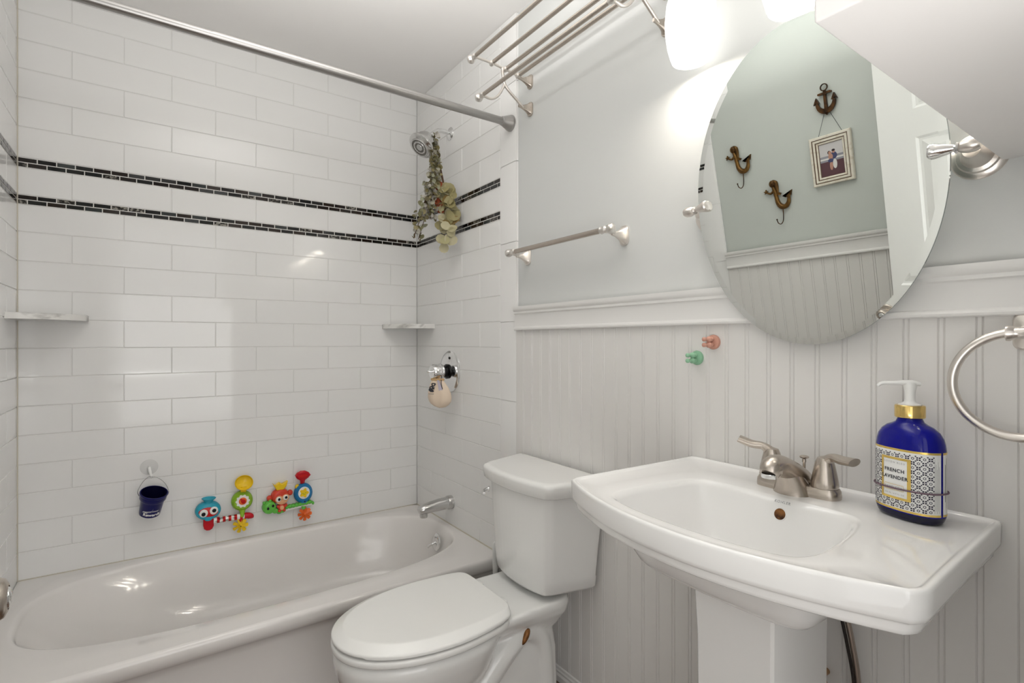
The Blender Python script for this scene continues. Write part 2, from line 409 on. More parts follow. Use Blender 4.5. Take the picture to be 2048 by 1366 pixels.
# ------------------------------------------------------------------ bathtub
def build_tub():
    t = thing('bathtub', (.384, 2.1, 0), 'white enamelled alcove bathtub with sloping backrest below the tiled walls', 'bathtub')
    x0, x1, y0, y1, zd = XL + .002, XR - .002, 1.716, YB - .002, .3045
    n = 160; c = (.40, 2.135)
    outer = ray_poly([(x0, y0), (x1, y0), (x1, y1), (x0, y1)], c, n)
    def se(ax0, ax1, ay, e):   # superellipse radius, left/right half-lengths differ
        out = []
        for k in range(n):
            a = 2 * PI * k / n; ca, sa = math.cos(a), math.sin(a); ax = ax1 if ca > 0 else ax0
            out.append((abs(ca / ax) ** e + abs(sa / ay) ** e) ** (-1 / e))
        return out
    def ring(rr, z, dx=0, dy=0): return [(c[0] + dx + math.cos(2 * PI * k / n) * rr[k], c[1] + dy + math.sin(2 * PI * k / n) * rr[k], z) for k in range(n)]
    op = se(.725, .705, .322, 3.0)
    rings = [ring(outer, zd)]
    # deck blends with a soft roll into the basin
    mix = lambda a, b, f: [p + (q - p) * f for p, q in zip(a, b)]
    rings += [ring(mix(outer, op, .5), zd + .0005), ring([r + .012 for r in op], zd + .0005), ring([r + .005 for r in op], zd - .0015), ring(op, zd - .006), ring([r - .005 for r in op], zd - .014), ring([r - .009 for r in op], zd - .026)]
    for z, l, r_, h, e in ((.24, .665, .68, .295, 2.9), (.19, .615, .668, .283, 2.8), (.14, .555, .655, .27, 2.7), (.09, .49, .64, .25, 2.6), (.06, .44, .615, .225, 2.5), (.045, .39, .58, .19, 2.4)):
        rings.append(ring(se(l, r_, h, e), z))
    mb = MB(); mb.loft(rings, 0, c0=False, c1=True)
    # rounded front edge, recessed apron and skirt, swept along x
    ap = [(y0 + .0, zd), (y0 - .006, zd - .0015), (y0 - .011, zd - .006), (y0 - .0135, zd - .013), (y0 - .014, zd - .026), (y0 - .012, zd - .040), (y0 - .006, zd - .050), (y0 + .004, zd - .056), (y0 + .014, zd - .068), (y0 + .018, zd - .085), (y0 + .018, .02), (y0 + .014, 0)]
    b = len(mb.v); N = 40
    for i in range(N + 1):
        x = x0 + (x1 - x0) * i / N
        mb.v += [Vector((x, y, z)) for y, z in ap]
    q = len(ap)
    for i in range(N):
        for j in range(q - 1): mb.f.append([b + i * q + j, b + (i + 1) * q + j, b + (i + 1) * q + j + 1, b + i * q + j + 1]); mb.m.append(0)
    mb.build('tub_body', 'tub', t, ang=50)
    # overflow plate with trip lever on the drain end
    px, py, pz = 1.068, 2.118, .243; nx = Vector((-.985, 0, .17)).normalized()
    o1 = MB().lathe([(.0375, 0), (.0375, .003), (.034, .0065), (.020, .009), (0.0, .010)], (px, py, pz), nx, 36).build('overflow_plate', 'chrome', t)
    pp = Vector((px, py, pz)) + nx * .008
    MB().tube(spline([pp, pp + Vector((-.012, -.003, -.004)), pp + Vector((-.024, .004, -.012)), pp + Vector((-.033, .008, -.020))], 5), [.0055] * 10 + [.005] * 4 + [.0045] * 2, 10).build('trip_lever', 'chrome', t)
    for dz in (.022, -.022): MB().lathe([(.004, 0), (.004, .002), (0, .003)], pp + Vector((0, 0, dz)), nx, 12).build('plate_screw', 'dullchrome', o1)
    MB().lathe([(.030, 0), (.030, .004), (.022, .007), (0, .007)], (.93, 2.135, .048), (0, 0, 1), 28).build('drain', 'chrome', t)
build_tub()

# ------------------------------------------------------------------ marble corner shelves
def shelf(cx, sx, z, rx, ry, label):
    P = [(0, 0)]; N = 20
    for k in range(N + 1):
        a = PI / 2 * k / N; P.append((rx * math.cos(a) ** .9, ry * math.sin(a) ** .9))
    mb = MB().prism(P, lambda u, v, t: (cx + sx * u, YB - v, t), z - .021, z, bev=.001)
    tag(mb.build('corner_shelf', 'marble', origin=(cx, YB, z - .021)), label, 'shelf', 'marble corner shelves in the shower')
shelf(XL, 1, 1.2455, .197, .20, 'grey-veined marble corner shelf at the left end of the tub wall')
shelf(XR, -1, 1.235, .188, .205, 'pale marble corner shelf between the back wall and the shower valve wall')

# ------------------------------------------------------------------ shower rod
def build_rod():
    t = thing('shower_curtain_rod', (XR, 1.64, 1.99), 'long grey telescopic shower curtain rod spanning the tub', 'curtain rod')
    A = Vector((XR, 1.640, 1.990)); B = Vector((XL, 1.640, 1.990)); d = B - A
    # gently bowed towards the room in the middle
    def pt(f): return A + d * f + Vector((0, -.0 * math.sin(PI * f), 0))
    js = (A.x - .144) / (A.x - B.x)
    MB().tube([pt(.02 + (js - .02) * i / 12) for i in range(13)], .0142, 20).build('outer_tube', 'rod', t)
    MB().tube([pt(js + (.98 - js) * i / 10) for i in range(11)], .0128, 20).build('inner_tube', 'rod', t)
    for nm, p, s in (('flange', A, -1), ('flange', B, 1)):
        MB().lathe([(.030, 0), (.031, .004), (.0295, .010), (.025, .020), (.020, .034), (.0175, .040), (.0170, .044), (.014, .046)], p, (s, 0, 0), 32).build(nm, 'rod', t)
build_rod()

# ------------------------------------------------------------------ shower head + arm
def build_shower():
    t = thing('shower_fixture', (XR, 2.131, 2.111), 'chrome shower head on a bent arm above the dried leaves', 'shower head')
    w0 = Vector((XR, 2.131, 2.111))
    MB().lathe([(.030, 0), (.030, .002), (.026, .006), (.016, .011), (.0115, .013)], w0, (-1, 0, 0), 32).build('wall_flange', 'chrome', t)
    path = spline([w0, w0 + Vector((-.035, -.002, .004)), w0 + Vector((-.070, -.004, -.004)), w0 + Vector((-.098, -.006, -.030))], 8)
    MB().tube(path, .0105, 16).build('shower_arm', 'chrome', t)
    p = path[-1]; ax = Vector((-.66, -.13, -.74)).normalized()
    MB().lathe([(.012, -.004), (.0135, 0), (.0135, .010), (.012, .012), (.0155, .016), (.0175, .022)], p, ax, 28).build('swivel_nut', 'chrome', t)
    hb = p + ax * .020
    S_ = 1.28
    head = MB().lathe([(r * S_, h * 1.05) for r, h in [(.011, 0), (.022, .004), (.031, .012), (.036, .024), (.038, .036), (.0385, .046), (.046, .054), (.0475, .060), (.047, .066), (.043, .071), (.034, .076)]], hb, ax, 44, c1=False)
    head.build('head_body', mat('grey_chrome', (.62, .615, .605), .16, 1), t)
    f = hb + ax * .0790
    fc = MB().lathe([(r * S_, h) for r, h in [(.034, 0), (.0335, .003), (.030, .004), (.029, .0025), (.024, .0025), (.023, .004), (.018, .004), (.017, .0025), (.012, .0025), (.011, .004), (.006, .004), (0, .004)]], f, ax, 40, ms=[0, 0, 1, 1, 0, 0, 1, 1, 0, 0, 0])
    fc.build('spray_face', ['dullchrome', mat('grey_rubber', (.16, .15, .13), .6)], t)
    nz = MB(); e1 = Vector((0, 1, 0)).cross(ax).normalized(); e2 = ax.cross(e1)
    for r, k in ((.034, 22), (.026, 16), (.018, 10)):
        for i in range(k):
            a = 2 * PI * i / k; nz.lathe([(.0014, 0), (.0010, .0022)], f + ax * .003 + e1 * r * math.cos(a) + e2 * r * math.sin(a), ax, 6)
    nz.build('nozzles', 'dullchrome', t)
build_shower()

# ------------------------------------------------------------------ hanging eucalyptus
def build_eucalyptus():
    t = thing('eucalyptus_bunch', (1.05, 2.11, 2.07), 'dried eucalyptus bunch hanging from the shower arm', 'dried plant')
    def leaf(mb, c, r, nrm, el=1.0, cup=.25):
        nrm = nrm.normalized(); u = nrm.orthogonal().normalized(); a = random.uniform(0, 6.28)
        u = (Matrix.Rotation(a, 3, nrm) @ u); v = nrm.cross(u); n = 10
        rings = []
        for q in (.45, 1.0):
            rings.append([c + u * math.cos(2 * PI * k / n) * r * q * el + v * math.sin(2 * PI * k / n) * r * q + nrm * (q * q * r * cup * (1 + .5 * math.cos(4 * PI * k / n))) for k in range(n)])
        b = len(mb.v); mb.v += rings[0] + rings[1] + [c.copy()]
        for k in range(n):
            k2 = (k + 1) % n
            mb.f.append([b + k, b + k2, b + n + k2, b + n + k]); mb.m.append(0); mb.f.append([b + k2, b + k, b + 2 * n]); mb.m.append(0)
    random.seed(21)
    cw = Vector((-.42, -.88, .1))
    small = MB(); stems = MB(); big = MB(); red = MB()
    strands = []
    for (ex, ey, ez, n, bend) in ((.948, 2.10, 1.600, 70, .012), (.975, 2.11, 1.600, 70, .016), (.990, 2.08, 1.68, 80, .020), (1.015, 2.07, 1.69, 90, .018), (1.000, 2.10, 1.76, 80, .012), (.975, 2.11, 1.69, 70, .010), (1.03, 2.08, 1.78, 70, .010)):
        p0 = Vector((1.045 + random.uniform(-.006, .006), 2.095 + random.uniform(-.01, .01), 2.055))
        p1 = Vector((1.045, 2.09, 1.96)); p3 = Vector((ex, ey, ez)); p2 = p1.lerp(p3, .45) + Vector((bend, 0, 0))
        pa = spline([p0, p1, p2, p3], 12); stems.tube(pa, [.0016] * len(pa), 5)
        for i in range(n):
            f = .10 + .90 * (i / n); q = pa[min(int(f * (len(pa) - 1)), len(pa) - 1)]
            sp = .009 + .014 * min(1, f * 1.3)
            c = q + Vector((random.uniform(-1, 1) * sp, random.uniform(-1, 1) * sp, random.uniform(-.010, .010)))
            leaf(small, c, random.uniform(.0065, .0125), Vector((random.uniform(-1, .6), random.uniform(-1.2, .1), random.uniform(-.5, .9))), random.uniform(.8, 1.3), .4)
    # round-leaf branches
    for (ex, ez, n) in ((1.100, 1.655, 12), (1.065, 1.640, 12), (1.122, 1.70, 10), (1.090, 1.60, 8), (1.070, 1.555, 8)):
        p0 = Vector((1.052, 2.09, 2.0)); p3 = Vector((ex, 2.055, ez)); p2 = Vector((1.088, 2.075, 1.82))
        pa = spline([p0, p2, p3], 14); stems.tube(pa, [.0022] * len(pa), 5)
        for i in range(n):
            f = .52 + .48 * i / (n - 1); q = pa[min(int(f * (len(pa) - 1)), len(pa) - 1)]
            c = q + Vector((random.uniform(-.018, .018), random.uniform(-.04, .012), random.uniform(-.014, .014)))
            if i > n - 3: c += Vector((0, -.012, 0))
            leaf(big, c, random.uniform(.020, .029), cw + Vector((random.uniform(-.8, .8), random.uniform(-.3, .3), random.uniform(-.6, .7))), random.uniform(.85, 1.25), .26)
    for i in range(16):   # short upper leaves and stem ends above the arm
        z = random.choice((random.uniform(2.03, 2.085), random.uniform(1.86, 2.0)))
        leaf(small, Vector((1.047 + random.uniform(-.014, .014), 2.09 + random.uniform(-.015, .01), z)), random.uniform(.007, .012), Vector((random.uniform(-1, 1), -1, random.uniform(-1, 1))), 1.2, .4)
    for i in range(7):
        leaf(red, Vector((1.068 + random.uniform(-.02, .02), 2.075, 1.80 + random.uniform(-.10, .05))), .014, cw + Vector((random.uniform(-.8, .8), 0, random.uniform(-.5, .5))), 1.5, .3)
    small.build('small_leaves', 'leafs', t, recalc=False, ang=80); big.build('round_leaves', 'leafb', t, recalc=False, ang=80)
    red.build('russet_leaves', 'redleaf', t, recalc=False, ang=80); stems.build('stems', 'stem', t)
    tie = MB()
    for k in range(3): tie.lathe([(.0125, -.0015), (.014, 0), (.0125, .0015)], (1.047, 2.113, 2.043 + .004 * k), (.3, 0, 1), 18)
    tie.build('twine', 'stem', t)
build_eucalyptus()

# ------------------------------------------------------------------ shower valve, cloth, tub spout
def build_valve():
    t = thing('shower_valve', (XR, 2.131, 1.012), 'round chrome shower valve trim with protruding knob', 'shower valve')
    w0 = Vector((XR, 2.131, 1.012))
    MB().lathe([(.0945, 0), (.0945, .003), (.090, .0075), (.080, .0095), (.045, .011), (.040, .013), (.036, .0135)], w0, (-1, 0, 0), 56).build('escutcheon', 'chrome', t)
    MB().lathe([(.034, .010), (.034, .022), (.028, .024), (.027, .045), (.024, .047)], w0, (-1, 0, 0), 40).build('sleeve', mat('chrome_dark_reflection', (.03, .03, .03), .12, 1), t)  # near-black colour paints in the dark reflection between knob and plate
    MB().lathe([(.033, .045), (.035, .048), (.035, .058), (.0325, .060), (.0325, .064), (.035, .066), (.034, .090), (.029, .096), (.010, .098), (0, .098)], w0, (-1, 0, 0), 40).build('knob', 'chrome', t)
    MB().tube([w0 + Vector((-.094, 0, 0)), w0 + Vector((-.112, .0, .003)), w0 + Vector((-.120, .0, .004))], [.004, .004, .005], 10).build('temperature_lever', 'chrome', t)
    MB().lathe([(.006, 0), (.006, .003), (0, .004)], w0 + Vector((-.010, -.01, .062)), (-1, 0, 0), 12).build('screw', 'blackhole', t)
    # cream cloth pouch hanging from the knob by a loop
    c = thing('cloth_pouch', (1.085, 2.115, .92), 'cream cloth pouch with a black print hanging from the shower valve knob', 'pouch')
    nrm = Vector((-.80, -.60, .0)); lat = Vector((.60, -.80, 0)); up = Vector((0, 0, 1)); cc = Vector((1.072, 2.100, .912))
    def P(u, v, d): return cc + lat * u * 1.28 + up * v * .86 + nrm * d
    mb = MB(); rings = []; N = 36
    for v, hw, th, sh in ((.078, .020, .003, -.006), (.073, .023, .010, -.006), (.058, .029, .014, -.004), (.035, .037, .019, -.001), (.010, .043, .023, .001), (-.015, .045, .025, .002), (-.035, .042, .023, .003), (-.052, .034, .018, .003), (-.063, .022, .012, .004), (-.068, .008, .006, .004)):
        rings.append([P(sh + hw * math.cos(2 * PI * k / N), v + .002 * math.sin(3 * 2 * PI * k / N), th * math.sin(2 * PI * k / N) * (1 + .10 * math.cos(6 * 2 * PI * k / N))) for k in range(N)])
    mb.loft(rings, 0); mb.build('pouch_body', 'linen', c, ang=70)
    MB().loft([[P(-.006 + r * math.cos(2 * PI * k / N), v, q * math.sin(2 * PI * k / N)) for k in range(N)] for v, r, q in ((.082, .021, .006), (.084, .024, .009), (.080, .0265, .012), (.074, .0265, .0125), (.072, .023, .011))], 0).build('hem', 'linenrim', c)
    MB().prism([(-.001, .076), (.006, .076), (.020, .028), (.015, .015), (.006, .022)], lambda u, v, d: P(u, v, d), .0172, .0200).build('loop_tab', 'lilac', c)
    MB().tube(spline([P(-.012, .078, .004), P(-.006, .092, -.002), P(.0, .100, -.01), P(.008, .094, -.002), P(.014, .060, .016), P(.020, .030, .019)], 6), .0018, 6).build('cord', 'ink', c)
    TBL = ((.078, .020, .003), (.073, .023, .010), (.058, .029, .014), (.035, .037, .019), (.010, .043, .023), (-.015, .045, .025))
    def surf(u, v):
        hw, th = TBL[-1][1:]
        for (v1, h1, t1), (v0, h0, t0) in zip(TBL, TBL[1:]):
            if v0 <= v <= v1: f = (v - v0) / (v1 - v0); hw = h0 + (h1 - h0) * f; th = t0 + (t1 - t0) * f
        q = max(-.97, min(.97, (u + .002) / hw)); return th * math.sqrt(1 - q * q) * 1.08 + .0016
    pr = MB()
    for cx, cy, rx, ry, hole in ((-.016, .052, .0095, .0095, .40), (-.024, .036, .0085, .0100, .35), (-.020, .020, .0090, .0070, 0), (-.030, .026, .0055, .0085, 0), (-.014, .034, .0045, .0060, 0)):
        q = 18; b = len(pr.v)
        for s_ in (1, .7, max(hole, .3), hole):
            for k in range(q):
                a_ = 2 * PI * k / q; wob = 1 + .14 * math.cos(3 * a_ + cy * 90)
                u = cx + math.cos(a_) * rx * s_ * wob; v = cy + math.sin(a_) * ry * s_ * wob; pr.v.append(P(u, v, surf(u, v)))
        for i in range(3 if hole == 0 else 2):
            for k in range(q): k2 = (k + 1) % q; pr.f.append([b + i * q + k, b + i * q + k2, b + (i + 1) * q + k2, b + (i + 1) * q + k]); pr.m.append(0)
    for i in range(6): u = -.034 + i * .004; pr.add([P(u, .003, surf(u, .004)), P(u + .003, .003, surf(u + .003, .004)), P(u + .003, .0055, surf(u + .003, .0055)), P(u, .0055, surf(u, .0055))], [(0, 1, 2, 3)])
    pr.build('black_print', 'ink', c, recalc=False)
build_valve()
def build_spout():
    t = thing('tub_spout', (XR, 2.121, .405), 'short dull chrome tub spout on the tiled wall above the overflow', 'tub spout')
    w0 = Vector((XR, 2.121, .410))
    MB().lathe([(.031, 0), (.031, .020), (.0295, .024), (.027, .025)], w0, (-1, 0, 0), 36).build('collar', 'dullchrome', t)
    pa = [w0 + Vector((-.02, 0, 0)), w0 + Vector((-.06, 0, -.001)), w0 + Vector((-.10, 0, -.004)), w0 + Vector((-.138, 0, -.008)), w0 + Vector((-.155, 0, -.011)), w0 + Vector((-.163, 0, -.014))]
    MB().tube(pa, [.027, .027, .026, .025, .0225, .015], 28, sq=[(1, 1), (1, 1), (.95, 1), (.9, 1), (.85, 1), (.8, 1)]).build('spout_body', 'dullchrome', t)
    MB().lathe([(.017, 0), (.0175, .012), (.0165, .020), (.0135, .021), (.013, .014)], w0 + Vector((-.140, 0, -.024)), (0, 0, -1), 28, c1=False).build('outlet', 'dullchrome', t)
build_spout()

# ------------------------------------------------------------------ bucket and suction hook
def build_bucket():
    hk = thing('suction_hook', (.003, YB, .655), 'white suction cup hook on the tiles holding the navy bucket', 'hook')
    h0 = Vector((.003, YB, .655))
    MB().lathe([(.030, 0.0005), (.0295, .002), (.024, .006), (.014, .010), (.009, .013), (.009, .017), (0, .018)], h0, (0, -1, 0), 36).build('suction_cup', 'clear', hk)
    MB().tube(spline([h0 + Vector((0, -.012, .002)), h0 + Vector((.001, -.022, -.002)), h0 + Vector((.004, -.028, -.016)), h0 + Vector((.007, -.040, -.030)), h0 + Vector((.008, -.052, -.030)), h0 + Vector((.008, -.057, -.022))], 6), [.0055] * 12 + [.0045] * 19, 12).build('hook_arm', 'whiteplastic', hk)
    t = thing('toy_bucket', (.006, 2.443, .475), 'small navy bucket with white rewards print hanging from the suction hook', 'bucket')
    c0 = Vector((.004, 2.456, .482)); ax = Vector((.17, -.36, 1)).normalized()
    e1 = (Vector((1, 0, 0)) - ax * ax.x).normalized(); e2 = ax.cross(e1)
    prof = [(r * 1.08, h * 1.08) for r, h in [(.028, 0), (.0315, .003), (.0325, .008), (.0355, .058), (.0362, .060), (.0405, .066), (.0408, .080), (.0425, .082), (.0428, .0875), (.0415, .089), (.0395, .0885)]]
    MB().lathe(prof, c0, ax, 48, c1=False, up=(1, 0, 0)).build('pail', 'blue', t)
    MB().lathe([(r * 1.08, h * 1.08) for r, h in [(.0395, .0885), (.0385, .080), (.034, .050), (.030, .006), (0, .005)]], c0, ax, 48, c0=False, up=(1, 0, 0)).build('inside', 'bluein', t)
    # wire bail, looped over the hook
    r = .0455; top = Vector((.011, YB - .048, .628))
    A = c0 + ax * .080 - e1 * r; B = c0 + ax * .080 + e1 * r
    MB().tube(spline([A, A + Vector((-.004, 0, .020)), A.lerp(top, .62) + Vector((-.010, 0, .012)), top, B.lerp(top, .55) + Vector((.014, 0, .012)), B + Vector((.004, 0, .018)), B], 7), .0011, 8).build('bail', 'wire', t)
    # white print: skyline line and lettering wrapped on the cone
    def W(u, v, off=.0006):   # u arc length (m) from the camera-facing side, v height
        rr = 1.08 * (.0325 + (.0355 - .0325) * (v / 1.08 - .008) / .05) + off; a = -PI / 2 - .10 + u / rr
        return c0 + ax * v + (e1 * math.cos(a) + e2 * math.sin(a)) * rr
    mb = MB(); v, f = text_geo('Rewards', .0170, .0006); mb.add([W(x + .008, y + .017) for x, y, z in v], f)
    v, f = text_geo('my', .009, .0002); mb.add([W(x - .012, y + .0275) for x, y, z in v], f)
    def line(pts, wd=.0008):
        for (x0, y0), (x1, y1) in zip(pts, pts[1:]):
            n = 4
            for i in range(n):
                a = (x0 + (x1 - x0) * i / n, y0 + (y1 - y0) * i / n); b = (x0 + (x1 - x0) * (i + 1) / n, y0 + (y1 - y0) * (i + 1) / n)
                mb.add([W(a[0], a[1] - wd), W(b[0], b[1] - wd), W(b[0], b[1] + wd), W(a[0], a[1] + wd)], [(0, 1, 2, 3)])
    line([(-.026, .026), (-.022, .0305), (-.012, .0315), (.002, .0335), (.008, .0355), (.016, .0335), (.030, .034)])
    line([(-.024, .0265), (-.006, .0275), (.012, .031), (.028, .030)], .0004); line([(.0065, .035), (.0085, .044), (.009, .047)], .0003)
    line([(-.025, .0285), (-.012, .0295), (.004, .0318)], .0004)
    mb.build('white_print', 'white_ink', t, recalc=False)
build_bucket()

# ------------------------------------------------------------------ suction bath toys (on the back wall)
def oval(mb, cx, cz, rx, rz, y0, d, m=0, n=32, rot=0., fl=.6):
    """pillow-shaped oval standing out of the wall: base at depth y0, crown d further out"""
    cr, sr = math.cos(rot), math.sin(rot); rings = []
    for f, h in ((1, 0), (1.0, .25), (.98, .5), (.92, .75), (.80, .92), (fl, 1.0)):
        rings.append([(cx + (rx * f * math.cos(2 * PI * k / n)) * cr - (rz * f * math.sin(2 * PI * k / n)) * sr, YB - y0 - d * h, cz + (rx * f * math.cos(2 * PI * k / n)) * sr + (rz * f * math.sin(2 * PI * k / n)) * cr) for k in range(n)])
    mb.loft(rings, m); return mb
def cup_y(mb, cx, cz, r, depth, tiltz, y0, m=0):
    """open scoop cup facing up and out"""
    ax = Vector((0, -.80, tiltz)).normalized()
    o = Vector((cx, YB - y0, cz))
    mb.lathe([(.35 * r, -depth), (.7 * r, -depth * .8), (.92 * r, -depth * .4), (r, 0), (r * 1.04, .001), (r * .98, .002), (r * .9, -depth * .35), (r * .62, -depth * .65), (0, -depth * .72)], o, ax, 32, m=m, sc=(.95, 1.05)); return mb
def flower(mb, cx, cz, r, y0, k, m, m2):
    for i in range(k):
        a = 2 * PI * i / k; dx, dz = math.cos(a), math.sin(a)
        P = [Vector((cx, YB - y0, cz)) + Vector((dx * q * r - dz * w_, dy, dz * q * r + dx * w_)) for q, w_, dy in ((.12, -.003, 0), (.55, -.0074, -.005), (.90, -.0078, .002), (1.0, -.001, .003), (.92, .0062, .003), (.55, .0066, .005), (.12, .003, 0))]
        n = len(P); b = len(mb.v); mb.v += P + [p + Vector((0, -.0035, 0)) for p in P]
        mb.f.append([b + j for j in range(n)]); mb.m.append(m); mb.f.append([b + n + j for j in range(n)][::-1]); mb.m.append(m)
        for j in range(n): k2 = (j + 1) % n; mb.f.append([b + j, b + k2, b + n + k2, b + n + j]); mb.m.append(m)
    mb.lathe([(.0055, 0), (.0055, .010), (.003, .012), (0, .012)], (cx, YB - y0 + .002, cz), (0, -1, 0), 16, m=m)
    mb.lathe([(.0022, .0115), (.0022, .013), (0, .0132)], (cx, YB - y0 + .002, cz), (0, -1, 0), 10, m=m2)
def build_toy_a():
    t = thing('bath_toy', (.27, YB, .37), 'suction bath toy with goggle-eyed blue face, striped arm and green dial', 'bath toy', 'suction bath toys above the tub')
    f = MB(); oval(f, .203, .452, .047, .039, .010, .026, rot=-.10); hd = f.build('face', 'teal', t)
    for x_, z_ in ((.203, .452), (.329, .470)): MB().lathe([(.024, 0), (.022, .006), (.012, .010)], (x_, YB, z_), (0, -1, 0), 24).build('suction_cup', 'clear', t)
    k = MB(); oval(k, .203, .449, .0365, .0215, .031, .0065, rot=-.12, fl=.75); k.build('mask', 'red', t)
    for (x, z, dx, dz) in ((.186, .447, -.001, -.003), (.222, .452, .001, .001)):
        e = MB(); oval(e, x, z, .0155, .0165, .034, .006, rot=0, fl=.5); eb = e.build('eye', 'white', t)
        p = MB(); oval(p, x + dx, z + dz, .0078, .0085, .0385, .0025, fl=.6, n=20); p.build('pupil', 'black', eb)
    c = MB(); c.lathe([(.010, -.010), (.013, 0), (.019, .008), (.0255, .014), (.0262, .0155), (.024, .0150), (.016, .009), (0, .006)], (.204, YB - .026, .489), (.05, -.10, 1), 32, sc=(1, .8)); c.build('hat_cup', 'teal', t)
    g = MB(); g.prism([(-.0195, .022), (-.0205, -.010), (-.0170, -.024), (-.008, -.031), (.002, -.032), (.012, -.027), (.0175, -.016), (.019, .022)], lambda u, v, d: (.2055 + u, YB - d, .402 + v), .012, .028, bev=.0035)
    g.build('tongue', 'tongue', t)
    n_ = MB(); oval(n_, .203, .4205, .014, .009, .030, .006); n_.build('chin', 'teal', t)
    # candy-striped tube
    a = MB(); x0, x1 = .222, .340; K = 11
    for i in range(K):
        xa = x0 + (x1 - x0) * i / K; xb = x0 + (x1 - x0) * (i + 1) / K
        za = .4075 - .002 * i / K; zb = .4075 - .002 * (i + 1) / K
        a.tube([(xa, YB - .026, za), (xb, YB - .026, zb)], .0118, 20, m=i % 2)
    a.build('striped_arm', ['white', 'red'], t)
    b = MB(); b.tube(spline([(.336, YB - .026, .4055), (.350, YB - .026, .405), (.360, YB - .026, .399), (.361, YB - .026, .392)], 4), [.0128] * 5 + [.0132] * 4 + [.0128, .0120, .011, .009], 20); b.build('elbow_end', 'tongue', t)
    d = MB(); oval(d, .329, .470, .0415, .042, .010, .024, rot=.1, fl=.78); d.build('dial', 'lime', t)
    d2 = MB(); P = []
    for q in range(60):
        a_ = 2 * PI * q / 60; r = .0255 + .0022 * math.cos(10 * a_); P.append((.329 + r * math.cos(a_), .472 + r * math.sin(a_)))
    d2.prism(P, lambda u, v, w_: (u, YB - w_, v), .032, .0365); df = d2.build('dial_face', 'white', t)
    d3 = MB(); oval(d3, .329, .472, .0155, .0155, .0355, .003); d3.build('dial_centre', 'orange', df)
    d4 = MB(); oval(d4, .331, .471, .0085, .010, .038, .004, rot=.6); d4.tube([(.331, YB - .040, .473), (.320, YB - .040, .483)], [.0045, .0030], 12); d4.build('pointer', 'red', df)
    nk = MB(); nk.tube(spline([(.329, YB - .024, .432), (.328, YB - .028, .420), (.327, YB - .032, .404)], 5), [.013, .0125, .0115, .0105, .010, .0095, .009, .009, .009, .0085, .008], 20); nk.build('nozzle', 'lime', t)
    cu = MB(); cup_y(cu, .334, .549, .0325, .022, .35, .034); cu.tube([(.333, YB - .022, .508), (.334, YB - .020, .530)], [.011, .014], 20); cu.build('scoop_cup', 'yellow', t)
    br = MB(); br.tube([(.322, YB - .026, .402), (.322, YB - .026, .380)], [.010, .006], 16); br.build('stalk', 'tongue', t)
    fl = MB(); flower(fl, .321, .369, .031, .030, 7, 0, 1); fl.build('spinner', ['yellow', 'black'], t)
